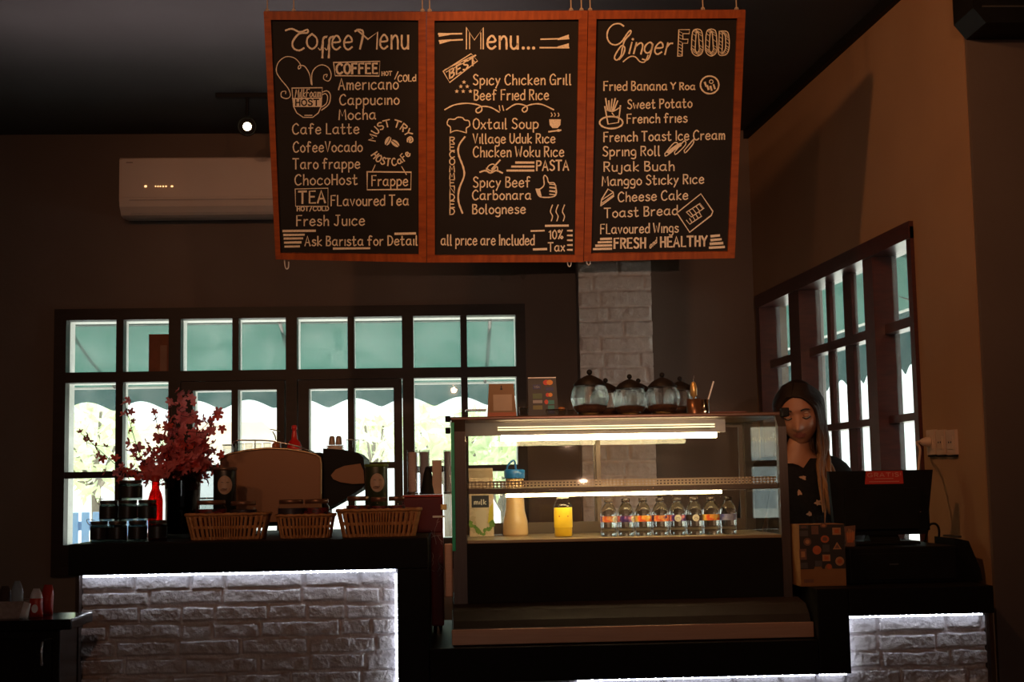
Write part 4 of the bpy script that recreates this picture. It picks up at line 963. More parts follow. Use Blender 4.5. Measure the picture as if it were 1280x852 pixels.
# blossoms
pet_m = [cloth_mat('pink_petals', (.80, .21, .24), .58, (.92, .36, .36)), cloth_mat('deep_red_petals', (.75, .11, .09), .52, (.85, .18, .13))]
stem_m = pm('brown_twig', (.06, .03, .02), None, .8)
def flower(b, c, r, rnd, mi):
    n = Vector((rnd.uniform(-1, 1), rnd.uniform(-1.3, .3), rnd.uniform(-.5, 1))).normalized()
    x = n.orthogonal().normalized(); y = n.cross(x); q = rnd.uniform(0, 6.28)
    for k in range(5):
        a = q+k*2*pi/5
        d = x*cos(a)+y*sin(a); e = x*cos(a+pi/2)+y*sin(a+pi/2); rr = r*rnd.uniform(.8, 1.1)
        cup = rnd.uniform(.15, .6)
        P = [c, c+d*rr*.45+e*rr*.34+n*rr*cup*.25, c+d*rr*.95+e*rr*.26+n*rr*cup*.8, c+d*rr*1.05+n*rr*cup, c+d*rr*.95-e*rr*.26+n*rr*cup*.8, c+d*rr*.45-e*rr*.34+n*rr*cup*.25]
        b.add(P, [(0, 1, 2, 3), (0, 3, 4, 5)], mi, True)
rnd = random.Random(21)
mouth = Vector((vx, Yv, zl+hv))
def branch(label, tip, via, nf, thick_from, size=1.0, red=0.0, side=0.02, Y=None):
    Yt = Yv+rnd.uniform(-.07, .07) if Y is None else Y
    tipw = at(tip[0], tip[1], Yt); viaw = at(via[0], via[1], (Yv+Yt)/2)
    base = Vector((vx+rnd.uniform(-.012, .012), Yv+rnd.uniform(-.012, .012), zl+.06))
    ms = mouth+Vector((max(-.04, min(.04, (viaw.x-vx)*.35)), 0, -.005))
    t = thing('blossom_branch', label, 'flowers', base, 0, 'artificial blossom branches in the vase')
    cv = cr([base, ms, viaw, tipw], 10)
    b = MB(); b.tube([p-base for p in cv], [.0022*(1-.6*i/len(cv)) for i in range(len(cv))], 6)
    f = MB(); m = len(cv)
    for k in range(nf):
        i = int(m*(thick_from+(1-thick_from)*(k+.5)/nf)); i = min(i, m-1)
        p = cv[i]; q = p+Vector((rnd.gauss(0, side), rnd.gauss(0, side), rnd.gauss(0, side*.8)))
        if (q-p).length > .012: b.tube([p-base, q-base], .0009, 4)
        flower(f, q-base, rnd.uniform(.011, .0195)*size, rnd, 1 if rnd.random() < red else 0)
    b.build('twig', stem_m, t); f.build('blossoms', pet_m, t)
branch('blossom branch arching out low to the far left of the vase', (101, 541), (170, 598), 26, .42, 1.0, .25, .012)
branch('sparse blossom branch rising at the left in front of the window bar', (154, 497), (182, 585), 24, .36, 1.0, .1, .016)
branch('thin blossom branch with three small buds at its tip', (193, 512), (205, 570), 9, .45, .75, .0, .01)
branch('tall blossom branch, highest in the middle of the bouquet', (224, 493), (222, 550), 44, .38, 1.05, .05, .02)
branch('blossom branch leaning to the right towards the coffee machine', (271, 512), (250, 565), 26, .36, 1.0, .05, .016)
branch('blossom branch drooping at the right edge of the bouquet', (262, 585), (256, 555), 26, .4, 1.0, .2, .018)
branch('blossom branch drooping left low over the jar stack', (150, 590), (185, 590), 24, .42, 1.05, .4, .016)
for tip, via in (((205, 545), (212, 575)), ((238, 515), (232, 560)), ((246, 540), (240, 572)), ((215, 520), (218, 565)), ((190, 560), (205, 585)), ((232, 575), (230, 592)), ((256, 548), (245, 575)), ((178, 575), (200, 592)), ((210, 590), (216, 598)), ((246, 590), (240, 597))):
    branch('pink blossom branch in the dense middle of the bouquet', tip, via, 38, .36, 1.1, .35 if tip[1] > 560 else .1, .024)
# small clear jar behind the baskets, next to the vase
t = thing('glass_carafe', 'small empty clear glass jar right of the flower vase', 'jar', lfoot(259, 4.95))
MB().lathe([(.003, 0), (.028, 0), (.03, .004), (.03, .05), (.024, .07), (.024, .13), (.02, .13), (.02, .07), (.026, .048), (.026, .006), (.003, .006)], 24).build('body', jglass_m, t)
MB().lathe([(.024, .128), (.0262, .13), (.024, .133), (.021, .131)], 24).build('rim', chrome_m, t)
# baskets
wick_m = pm('honey_wicker', (.62, .31, .12), (.45, .21, .075), .65, scale=60, bump=.3)
def basket(label, px0, px1, Y, tz, dep=.14, pale=None):
    z = zl; x0, x1 = xs(px0, Y, z), xs(px1, Y, z); h = tz*m_px(Y)
    t = thing('wicker_basket', label, 'basket', ((x0+x1)/2, Y+dep/2, z), 0, 'wicker baskets on the counter')
    a, c_ = (x1-x0)/2, dep/2
    stk = int((2*a+2*c_)*2/.0150); n = stk*6; rows_ = 18
    def per(u, s):
        aa, cc = a*s, c_*s; rr = .025; e = 5
        q = 2*pi*u; ca, sa = cos(q), sin(q)
        k = (abs(ca/aa)**e+abs(sa/cc)**e)**(-1/e)
        return Vector((k*ca, k*sa, 0)), Vector((ca/aa*abs(ca/aa)**(e-2), sa/cc*abs(sa/cc)**(e-2), 0)).normalized()
    vs = []; fs = []
    for i in range(rows_+1):
        v = i/rows_; s = .86+.14*v-.0
        for j in range(n):
            u = j/n; p, nn = per(u, s)
            wv = .0024*cos(2*pi*u*stk)
            vs.append(p+nn*(wv-.003)+Vector((0, 0, v*h)))
    for i in range(rows_):
        for j in range(n):
            if j % 6 in (2, 3) and i not in (0, 1, 8, 9, 16, 17): continue
            fs.append((i*n+j, i*n+(j+1) % n, (i+1)*n+(j+1) % n, (i+1)*n+j))
    k0 = len(vs)
    for i in range(2):
        for j in range(n):
            p, nn = per(j/n, (.86 if i == 0 else 1)-.05); vs.append(p+Vector((0, 0, .006 if i == 0 else h)))
    fs.append(tuple(k0+j for j in range(n))); fs.append(tuple(range(n-1, -1, -1)))
    b = MB(); b.add(vs, fs, 0, True); b.build('woven_side', wick_m, t)
    b = MB(); b.tube([per(j/60, .985)[0]+Vector((0, 0, h+.0005+.0012*sin(j*2.1))) for j in range(60)], .0048, 8, 0, True); b.build('rim', wick_m, t)
    return t
lidr_m = pm('brown_jar_lid', (.30, .16, .09), (.2, .1, .06), .35, .5)
def jamjar(label, px, Y, hw_, top, band):
    s = m_px(Y); r = hw_*s; z = zl+.0075
    zt__ = zs(top, xs(px, Y, z), Y); h = zt__-z
    t = thing('jam_jar', label, 'jar', (xs(px, Y, z), Y, z), 0, 'filled jars in the wicker baskets')
    MB().lathe([(.003, 0), (r*.92, 0), (r, .006), (r, h*.80), (r*.86, h*.87), (r*.86, h*.9)], 28).build('body', jglass_m, t)
    MB().lathe([(.003, .003), (r*.9, .003), (r*.94, .008), (r*.94, h*.7), (.003, h*.7)], 24).build('filling', pm('dark_filling', (.06, .02, .012), (.03, .012, .008), .5, scale=60) if 'dark_filling' not in MATS else MATS['dark_filling'], t)
    MB().lathe([(r*1.012, h*.3), (r*1.012, h*.76)], 28).build('label_band', band, t)
    MB().lathe([(r*.9, h*.88), (r*.93, h*.885), (r*.93, h*.985), (r*.88, h), (.003, h)], 28).build('lid', lidr_m, t)
bandA = fruitmat('dark_red_label', (.02, .012, .015), (.22, .02, .02), (.05, .03, .03)); bandB = pm('dark_blue_label', (.02, .02, .05), (.05, .035, .03), .4, scale=40)
basket('wicker basket nearest the flower vase, holding two jars', 228, 335, 4.56, 31)
basket('wicker basket in the middle of the three', 343, 417, 4.56, 28)
basket('wicker basket at the right end of the counter, holding three jars', 419, 527, 4.55, 33, .15)
jamjar('jar with a dark red label at the left in the basket nearest the vase', 264, 4.63, 18.5, 625, bandA)
jamjar('jar with a dark blue label at the right in the basket nearest the vase', 304, 4.63, 16.5, 626, bandB)
jamjar('jar at the left in the middle basket', 364, 4.63, 16, 624, bandB); jamjar('jar with a red label at the right in the middle basket', 396, 4.63, 15.5, 623.5, bandA)
jamjar('leftmost of three jars in the basket beside the red cabinet', 448, 4.63, 14.5, 620, bandA); jamjar('middle one of three jars in the basket beside the red cabinet', 474, 4.63, 11, 621, bandA); jamjar('rightmost of three jars in the basket beside the red cabinet', 496, 4.63, 10.5, 620, bandA)
# coffee tins with a round face emblem
face_m = pm('tin_face', (.50, .36, .27), (.38, .26, .19), .5, scale=40)
def tin(label, px, Y, hw_, top, bot_, bodym, rimm):
    s = m_px(Y); r = hw_*s; z = zl; x = xs(px, Y, z); h = zs(top, x, Y)-z
    t = thing('coffee_tin', label, 'tin', (x, Y, z), 0, 'round coffee tins')
    MB().lathe([(.003, 0), (r, 0), (r, h*.94), (r*.97, h*.96)], 32).build('body', bodym, t)
    MB().lathe([(r*.97, h*.955), (r*1.06, h*.96), (r*1.06, h*.995), (r*.95, h), (.003, h)], 32).build('lid', rimm, t)
    fz = zs(bot_, x, Y)-z
    def patch(cx_, cz, rx, rz_, mat, k, par):
        b = MB(); vs = []; fs = []; R_ = r*(1.012+k*.006)
        for i_ in range(5):
            for q_ in range(20):
                u = i_/4; x_ = cx_+rx*u*cos(q_*pi/10); vs.append((x_, -sqrt(max(R_*R_-x_*x_, 0)), cz+rz_*u*sin(q_*pi/10)))
        for i_ in range(4):
            for q_ in range(20): fs.append((i_*20+q_, (i_+1)*20+q_, (i_+1)*20+(q_+1) % 20, i_*20+(q_+1) % 20))
        b.add(vs, fs); return b.build('emblem', mat, par)
    f = patch(0.12*r, fz, r*.62, r*.82, face_m, 0, t)
    patch(.02*r, fz-r*.42, r*.3, r*.14, pm('tin_shade', (.28, .17, .12), None, .6) if 'tin_shade' not in MATS else MATS['tin_shade'], 1, f)
    for sx_ in (-.22, .28): 
        b = MB(); b.tube(cr([((.12+sx_-.12)*r, -r*1.03, fz+r*.2), ((.12+sx_)*r, -r*1.04, fz+r*.26), ((.12+sx_+.12)*r, -r*1.03, fz+r*.2)], 3), .0007, 5); b.build('emblem_brow', MATS['navy_print'], f)
    b = MB(); b.tube(cr([((.12-.2)*r, -r*1.03, fz-r*.3), (.14*r, -r*1.04, fz-r*.38), ((.12+.24)*r, -r*1.03, fz-r*.3)], 3), .0007, 5); b.build('emblem_mouth', MATS['navy_print'], f)
tin('black coffee tin with a pale round emblem, behind the leftmost basket', 281, 4.80, 14, 584, 606, dkjar_m, pm('tin_lid', (.16, .10, .07), None, .35, .5))
tin('dark green coffee tin with a pale round emblem, right of the coffee machine', 471, 4.80, 14, 579.5, 603, pm('green_tin', (.035, .05, .02), (.02, .03, .012), .4, scale=30), pm('green_tin_lid', (.12, .20, .03), None, .4))
# ------------------------------------------------------------------ coffee machine
Ye = 4.98
ex = lambda px: xs(px, Ye, 1.25)
ez = lambda py, px=335: zs(py, ex(px), Ye)
e0, e1 = ex(275), ex(401)
em_t = thing('coffee_machine', 'large espresso machine with a cream arched back, seen from behind', 'coffee machine', ((e0+e1)/2, Ye, zl))
def es(b, name, m_, par=None): return b.move(-(e0+e1)/2, -Ye, -zl).build(name, m_, par or em_t)
cream_m = pm('tan_enamel', (.30, .165, .10), (.28, .155, .095), .5, scale=4, spec=.12)
arch = [(ex(275), ez(575)), (ex(279), ez(569)), (ex(290), ez(565.5)), (ex(310), ez(562)), (ex(335), ez(560)), (ex(360), ez(561.5)), (ex(380), ez(565)), (ex(395), ez(569)), (ex(400.5), ez(573)), (ex(401.5), ez(580))]
es(MB().prism([(e1, zl+.045), (e0, zl+.045)]+arch, Ye, Ye+.02), 'back_panel', cream_m)
es(MB().tube([(x, Ye-.002, z) for x, z in arch[:-1]]+[(ex(401.5), Ye-.002, ez(580)), (e1, Ye-.002, zl+.06)], .0035, 8), 'panel_edge', pm('gold_trim', (.55, .40, .22), None, .3, .7))
es(MB().box(e0+.012, Ye+.021, zl+.03, ex(403), Ye+.42, ez(566), 0, .01), 'body', black_m)
side = [(ex(403), ez(561)), (ex(428), ez(563)), (ex(447), ez(567)), (ex(454), ez(574)), (ex(457), ez(606)), (ex(450), ez(613)), (ex(425), ez(628)), (ex(403), ez(640))]
es(MB().prism(side, Ye+.03, Ye+.40), 'side_housing', black_m)
pod = [(ex(x), ez(y)) for x, y in ((413, 595), (419, 588), (430, 583.5), (450, 581), (454, 590), (455, 606), (440, 606.5), (425, 604), (416, 600))]
es(MB().prism(pod, Ye+.018, Ye+.03), 'side_shield', cream_m)
for x in (e0+.04, e1-.04):
    for y in (Ye+.05, Ye+.36): es(MB().lathe([(.02, 0), (.02, .02), (.014, .046)], 16, (x, y, zl)), 'foot', black_m)
rl = es(MB().tube(cr([(ex(290), Ye+.02, ez(567)), (ex(291), Ye+.02, ez(551)), (ex(312), Ye+.02, ez(549.5)), (ex(340), Ye+.02, ez(551)), (ex(368), Ye+.02, ez(557)), (ex(392), Ye+.02, ez(566))], 5), .0026, 8), 'cup_rail', chrome_m)
for px, py in ((318, 550), (350, 553)): es(MB().tube([(ex(px), Ye+.02, ez(py)), (ex(px), Ye+.02, ez(564))], .002, 6), 'rail_post', chrome_m, rl)
ztop = ez(565.5)
# things on the machine
cup_m = pm('white_porcelain', (.7, .66, .62), None, .25)
for k, (px, Y, lab) in enumerate(((300, 5.12, 'small glass on the coffee machine, leftmost along the rail'), (311, 5.1, 'small glass on the coffee machine, second along the rail'), (322, 5.12, 'small glass on the coffee machine, third along the rail'), (334, 5.1, 'small glass on the coffee machine, fourth along the rail'), (346, 5.12, 'small glass on the coffee machine, nearest the red sauce bottle'))):
    x = xs(px, Y, ztop); t = thing('shot_glass', lab, 'glass', (x, Y, ztop+.0005), 0, 'glasses on the coffee machine')
    MB().lathe([(.003, 0), (.012, 0), (.0145, .036), (.0125, .036), (.0105, .004), (.003, .004)], 16).build('body', jglass_m, t)
    MB().lathe([(.0135, .0355), (.0150, .036), (.0135, .0372)], 16).build('rim', chrome_m, t)
x = xs(283, 5.08, ztop); t = thing('glass_cup', 'clear glass with a dark rim at the left end of the coffee machine', 'glass', (xs(286, 5.08, ztop), 5.08, ztop+.0005))
MB().lathe([(.003, 0), (.018, 0), (.022, .03), (.020, .03), (.016, .004), (.003, .004)], 20).build('body', jglass_m, t); MB().lathe([(.020, .0295), (.0232, .0305), (.0232, .033), (.02, .033)], 20).build('rim', black_m, t)
x = xs(368, 5.15, ztop); t = thing('sauce_bottle', 'red squeeze bottle on top of the coffee machine', 'bottle', (x, 5.15, ztop+.0005))
s = m_px(5.15)
red_m = pm('red_plastic', (.62, .02, .012), None, .3)
MB().lathe([(.003, 0), (8.5*s, 0), (9*s, .004), (9*s, 9*s), (7*s, 14*s), (4*s, 17*s), (3.4*s, 22*s), (2.6*s, 27*s), (2.4*s, 29*s), (3.4*s, 30*s), (3.4*s, 34*s), (.003, 35*s)], 24).build('body', red_m, t)
MB().lathe([(9.1*s, .001), (9.1*s, 5*s)], 24).build('label_band', pm('sauce_label', (.7, .6, .5)), t)
t = thing('syrup_pump', 'dark metal pump bottle with an orange collar, left of the red sauce bottle', 'pump bottle', (xs(345, 5.22, ztop), 5.22, ztop+.0005))
s = m_px(5.22)
MB().lathe([(.003, 0), (5*s, 0), (5*s, 12*s), (2*s, 15*s)], 16).build('body', pm('orange_plastic', (.6, .16, .03), None, .4), t)
MB().tube(cr([(0, 0, 15*s), (-1*s, 0, 22*s), (-4*s, 0, 28*s)], 4), .0022, 6).build('pump_stem', black_m, t)
b = MB(); b.lathe([(.002, 0), (6.5*s, .001), (6.5*s, .003), (.002, .005)], 16); b.xf(Matrix.Translation((-2*s, 0, 29*s)) @ Matrix.Rotation(R(14), 4, 'Y')).build('pump_head', pm('olive_metal', (.2, .16, .06), None, .35, .5), t)
zs2 = ez(563, 428)
for lab, px, hw_, z0, h, m_ in (('white porcelain saucer stack on the right of the coffee machine', 419, 11, 0, 7, cup_m),):
    t = thing('saucer_stack', lab, 'saucers', (xs(px, 5.15, zs2), 5.15, zs2+.0005)); s = m_px(5.15)
    for k in range(3): MB().lathe([(hw_*s*.5, k*.0065), (hw_*s, k*.0065+.008), (hw_*s*.98, k*.0065+.01), (hw_*s*.45, k*.0065+.004), (.002, k*.0065+.004)], 24).build('saucer', cup_m, t)
for lab, px in (('upturned brown cup on the saucers, left one', 415), ('upturned grey cup on the saucers, right one', 423.5)):
    t = thing('coffee_cup', lab, 'cup', (xs(px, 5.15, zs2), 5.15, zs2+.0255), 0, 'cups on the saucer stack'); s = m_px(5.15)
    MB().lathe([(4.0*s, 0), (4.1*s, 2*s), (3.4*s, 9*s), (2.6*s, 10.5*s), (.002, 10.5*s)], 20).build('body', pm('taupe_glaze', (.36, .28, .22), None, .3) if 'taupe_glaze' not in MATS else MATS['taupe_glaze'], t)
    MB().lathe([(2.2*s, 10.6*s), (2.3*s, 11.2*s), (1.7*s, 11.2*s)], 16).build('foot_ring', cup_m, t)
for k, (lab, px) in enumerate((('clear tumbler right of the cups on the coffee machine', 437), ('bent clear rack end at the right edge of the coffee machine', 444))):
    t = thing('glass_tumbler', lab, 'glass', (xs(px, 5.13, zs2), 5.13+k*.05, zs2-.008))
    MB().lathe([(.003, .009), (.011, .009), (.013, .05), (.0115, .05), (.0095, .013), (.003, .013)], 16).build('body', jglass_m, t); MB().lathe([(.0115, .0495), (.0135, .0505), (.0115, .052)], 16).build('rim', cup_m, t)
# ------------------------------------------------------------------ red cabinet behind the gap with cup dispensers on it
Yr = 4.86
r0_, r1_ = xs(505, Yr, 1.0), xs(564, Yr, 1.0)
zr1 = zs(621, (r0_+r1_)/2, Yr)
burg = pm('burgundy_lacquer', (.11, .016, .02), (.085, .012, .016), .4, scale=5, spec=.2)
r0_ = max(r0_, xB2+.004); zrt = zr1
rc = thing('red_cabinet', 'burgundy cabinet between the tall counter and the display case', 'cabinet', ((r0_+r1_)/2, Yr, ZM))
rw = lambda b, n, m_, par=None: b.move(-(r0_+r1_)/2, -Yr, -ZM-.0005).build(n, m_, par or rc)
kx = min(r1_, kx0-.034)
ru_ = xs(503, Yr, 1.1)
b = MB().box(r0_, Yr, ZM+.03, kx, Yr+.34, zl+.002, 0, .006); b.box(ru_, Yr, zl+.0015, kx, Yr+.34, zrt, 0, .006)
rw(b, 'body', burg)
rw(MB().box(ru_, Yr-.004, zrt+.0005, kx, Yr+.34, zrt+.008, 0, .003), 'lid', pm('red_lid', (.40, .03, .02), None, .4))
for x in (r0_+.02, kx-.02): rw(MB().lathe([(.012, 0), (.014, .028)], 12, (x, Yr+.03, ZM+.001)), 'foot', chrome_m)
xx = lambda px: xs(px, Yr, 1.05)
def rz_(py): return zs(py, xx(545), Yr)
rw(MB().box(xx(541), Yr-.003, rz_(646.5), xx(556), Yr-.0002, rz_(644), 0, .001), 'name_plate', pm('pale_plate', (.7, .68, .62), None, .4))
rw(MB().box(xx(551), Yr-.008, rz_(637), xx(559), Yr-.0002, rz_(630), 0, .003), 'brass_knob', goldm)
tw = pm('pale_branch_print', (.30, .22, .24), None, .6)
b = MB(); rnd2 = random.Random(4)
def twig(x, z, a, l, d):
    pts = [(x, z)]
    for k in range(4): a += rnd2.uniform(-.6, .6); x += cos(a)*l/4; z += sin(a)*l/4; pts.append((x, z))
    b.tube(cr([(px, Yr-.0006, pz) for px, pz in pts], 3), .0008, 4)
    if d:
        for k in (2, 4): twig(pts[k][0], pts[k][1], a+rnd2.choice((-1, 1))*rnd2.uniform(.5, 1.2), l*.62, d-1)
for px, py, a in ((538, 672, .9), (545, 680, 1.8), (552, 668, .6), (540, 690, -1.2), (550, 694, -1.6)): twig(xx(px), rz_(py), a, .05, 2)
twx = [v for v in b.v]; b.v = [(min(max(v[0], r0_+.002), kx-.002), v[1], v[2]) for v in twx]
rw(b, 'branch_print', tw)
zc = zrt+.009
tubeg_m = pane_mat('clear_acrylic', (.90, .90, .92), 1.4, .12, (.8, .75, .75), 9)
sC = m_px(Yr+.1)
def cups(label, px, hw_, top, inner, ig, dk=False):
    x = xs(px, Yr+.1, zc); h = zs(top, x, Yr+.1)-zc; r = hw_*sC
    t = thing('cup_dispenser', label, 'cup dispenser', (x, Yr+.1, zc), 0, 'cup tubes on the red cabinet')
    MB().lathe([(r, .006), (r*1.02, h), (r*.94, h), (r*.94, .006)], 24).build('tube', tubeg_m, t)
    MB().lathe([(r*1.04, 0), (r*1.04, .006), (.002, .006)], 24).build('base', MATS['dark_bronze'], t)
    cpr = []; k = 0; zz = .007
    while zz < h*ig: cpr += [(r*.78, zz), (r*.86, zz+.008), (r*.80, zz+.009)]; zz += .010
    MB().lathe([(.002, .0065)]+cpr+[(.002, zz)], 24).build('cup_stack', inner, t)
cupw = pm('paper_cup', (.75, .62, .56), None, .7); cupg = pm('grey_cup', (.42, .42, .46), None, .5)
x0s = xs(500, Yr+.1, zc)
cups('cup tube filled with pale paper cups, leftmost', 516, 6.6, 562, cupw, .95); cups('cup tube filled with grey lids, beside the leftmost tube', 531, 6.6, 562, cupg, .95)
cups('grey cup tube touching the display case', 560, 5.0, 562, cupg, .95)
t = thing('paper_bag_box', 'tall plain cream box between the cup tubes', 'box', (xs(546.5, Yr+.09, zc), Yr+.04, zc))
b = MB(); b.box(-5.5*sC, -.02, 0, 6*sC, .02, 41*sC, 0, .0015); b.build('body', pm('cream_carton', (.55, .42, .36), (.5, .38, .32), .7, scale=20), t); b = MB(); b.box(-5.6*sC, -.0205, 41*sC-.012, 6.1*sC, .0205, 41*sC+.001, 0, .001); b.build('lid', MATS['cream_carton'], t)
t = thing('black_scoop_stand', 'black cone-shaped holder in front of the cup tubes', 'holder', (xs(535, Yr+.03, zc), Yr+.028, zc))
MB().lathe([(9*sC, 0), (8.5*sC, 6*sC), (5*sC, 25*sC), (3*sC, 33*sC), (.002, 34*sC)], 24, (0, 0, 0), 0, True, 1, .6).build('cone', black_m, t); MB().lathe([(9.4*sC, 0), (9.4*sC, .003), (8.6*sC, .004)], 24, (0, 0, .0), 0, True, 1, .6).build('base', black_m, t)
# ------------------------------------------------------------------ air conditioner, ceiling spotlight, black unit, sockets
Ya = 7.08
ax0, az1 = xs(149, Ya, 2.75), 0
az1 = zs(196, xs(240, Ya, 2.8), Ya); az0 = zs(268, xs(240, Ya, 2.55), Ya)
aw = .98
acm = pm('aged_white_plastic', (.60, .50, .45), (.56, .46, .41), .5, scale=3)
ac = thing('air_conditioner', 'white split air conditioner on the back wall, half behind the first menu board', 'air conditioner', (ax0+aw/2, YB, az0))
A = lambda b, n, m_, par=None: b.move(-(ax0+aw/2), -YB, -az0).build(n, m_, par or ac)
hh = az1-az0
prof_ac = [(YB-.001, az0+.012), (Ya+.09, az0), (Ya+.05, az0+.008), (Ya+.012, az0+.045), (Ya+.002, az0+.075), (Ya, az0+.09), (Ya, az1-.012), (Ya+.012, az1), (YB-.001, az1)]
A(MB().prismx(prof_ac, ax0, ax0+aw), 'body', acm)
A(MB().box(ax0+.012, Ya-.004, az0+.088, ax0+aw-.012, Ya-.0003, az1-.008, 0, .003), 'front_panel', acm)
A(MB().prismx([(Ya+.0005, az0+.078), (Ya-.0015, az0+.079), (Ya+.044, az0+.011), (Ya+.048, az0+.012)], ax0+.05, ax0+aw-.05), 'louvre', pm('dull_plastic', (.50, .42, .38), None, .5))
led_o = em('amber_indicator', (1, .55, .22), 2.5)
for px, w_, h_ in ((182, .010, .008), (194.5, .004, .005), (197.5, .004, .005), (200.5, .005, .005), (204, .006, .005), (207.5, .006, .005), (215, .009, .006)):
    x = xs(px, Ya, 2.6); z = zs(233, x, Ya); A(MB().box(x-w_/2, Ya-.0065, z-h_/2, x+w_/2, Ya-.0042, z+h_/2), 'indicator_light', led_o)
A(MB().box(xs(160, Ya, 2.7)-.01, Ya-.0052, az1-.03, xs(166, Ya, 2.7), Ya-.0042, az1-.025), 'maker_mark', pm('grey_mark', (.25, .18, .15)))
# spotlight on its track
Yt = 6.55
tx = xs(309, Yt, 2.85); tz = zs(158, tx, Yt)
sp = thing('track_spotlight', 'small lit spotlight hanging from the ceiling track left of the boards', 'spotlight', (tx, Yt, ZC))
S = lambda b, n, m_, par=None: b.move(-tx, -Yt, -ZC).build(n, m_, par or sp)
S(MB().box(xs(270, Yt, 2.9), Yt-.018, ZC-.022, tx+.55, Yt+.018, ZC-.0005, 0, .003), 'track', black_m)
S(MB().tube([(tx, Yt, ZC-.02), (tx, Yt+.0, tz+.05)], .008), 'stem', black_m)
dirv = (EYE-Vector((tx, Yt, tz))).normalized()
Mx = Matrix.Translation((tx, Yt, tz)) @ dirv.to_track_quat('Z', 'Y').to_matrix().to_4x4()
hd_ = S(MB().lathe([(.004, -.13), (.038, -.125), (.043, -.02), (.046, .0), (.041, .0), (.039, -.012)], 24).xf(Mx), 'lamp_housing', black_m)
S(MB().lathe([(.002, -.011), (.019, -.0112), (.021, -.014), (.002, -.016)], 20).xf(Mx), 'bulb', em('bulb_glow', (1, .80, .48), 10), hd_)
# black unit in the top right corner
ux0 = xs(1213, YP-.2, 2.9); uz0 = zs(28, ux0+.12, YP-.2)
un = thing('wall_unit', 'black box-shaped unit high on the wall in the top right corner', 'wall unit', (ux0, YP-.02, uz0))
U = lambda b, n, m_: b.move(-ux0, -(YP-.02), -uz0).build(n, m_, un)
dkp = pm('black_plastic', (.012, .012, .012), (.008, .008, .008), .5, spec=.1)
U(MB().prism([(ux0, uz0+.05), (ux0+.04, uz0), (ux0+.75, uz0), (ux0+.75, uz0+.26), (ux0, uz0+.26)], YP-.2, YP-.021), 'body', dkp)
for k in range(3): U(MB().box(ux0+.03, YP-.204, uz0+.05+k*.03, ux0+.72, YP-.2002, uz0+.056+k*.03), 'slat_line', pm('grey_plastic', (.05, .05, .05), None, .5) if 'grey_plastic' not in MATS else MATS['grey_plastic'])
# sockets on the right wall
sock_m = pm('ivory_plastic', (.62, .46, .36), None, .4)
for k, (p0, p1, lab) in enumerate(((1161.5, 1172.5, 'wall socket with a white plug pushed in, leftmost of three'), (1173.5, 1184.5, 'empty wall socket in the middle of three'), (1186, 1198, 'empty wall socket, rightmost of three'))):
    Ya_, Yb_ = wY(p1, 1.35), wY(p0, 1.35); ym = (Ya_+Yb_)/2
    z0, z1 = zs(568, wx(ym), ym), zs(537, wx(ym), ym)
    t = thing('wall_socket', lab, 'socket', (wx(ym), ym, (z0+z1)/2), 0, 'wall sockets above the till')
    def T(b, n, m_, par=None, t=t): return b.move(-t.location.x, -t.location.y, -t.location.z).build(n, m_, par or t)
    b = MB(); rwall(b, Ya_+.003, Yb_-.003, z0, z1, -.012, -.0005); T(b, 'plate', sock_m)
    b = MB(); zc_ = (z0+z1)/2; rwall(b, ym-.022, ym+.022, zc_-.024, zc_+.024, -.0145, -.0122); f_ = T(b, 'socket_face', sock_m)
    for dy in (-.009, .009):
        b = MB(); rwall(b, ym+dy-.003, ym+dy+.003, zc_-.003, zc_+.003, -.0155, -.0146); T(b, 'pin_hole', dkp, f_)
    b = MB(); rwall(b, Ya_+.005, Yb_-.005, z0-.007, z0-.0005, -.010, -.001); T(b, 'lower_lip', dkp)
    if k == 0: plug = Vector((wx(ym)-.0150, ym, zc_+.002))
t = thing('plug', 'white plug with its cable drooping behind the till screen', 'plug', plug)
b = MB(); M_ = Matrix.Rotation(-pi/2, 4, 'Y'); b.lathe([(.018, .0), (.018, .012), (.013, .026), (.008, .034), (.002, .036)], 16).xf(M_); b.build('plug_body', sock_m, t)
c1 = at(1150, 562, plug.y-.12)-plug; c2 = at(1148, 590, plug.y-.2)-plug; c3 = at(1150, 640, plug.y-.25)-plug
b = MB(); b.tube(cr([(-.034, 0, 0), (-.055, -.02, -.004), c1, c2, c3], 6), .0045, 8); b.build('cable', sock_m, t)
# ------------------------------------------------------------------ till: cash drawer, monitor, box, cables
zr = ZR+.0006
Yd = 4.62
d0, d1 = xs(1062, Yd, .95), xs(1198, Yd, .95)
zd1 = zs(683, (d0+d1)/2, Yd)
cd = thing('cash_drawer', 'black cash drawer box under the till screen', 'cash drawer', ((d0+d1)/2, Yd, zr))
D_ = lambda b, n, m_, par=None: b.move(-(d0+d1)/2, -Yd, -zr).build(n, m_, par or cd)
D_(MB().box(d0, Yd+.004, zr, d1, Yd+.40, zd1, 0, .006), 'body', dkp)
dr = D_(MB().box(d0+.01, Yd-.002, zr+.012, d1-.01, Yd+.0035, zd1-.02, 0, .002), 'drawer_back', dkp)
D_(MB().box((d0+d1)/2-.05, Yd-.004, zr+.06, (d0+d1)/2-.02, Yd-.0022, zr+.064), 'badge', MATS['grey_plastic'], dr)
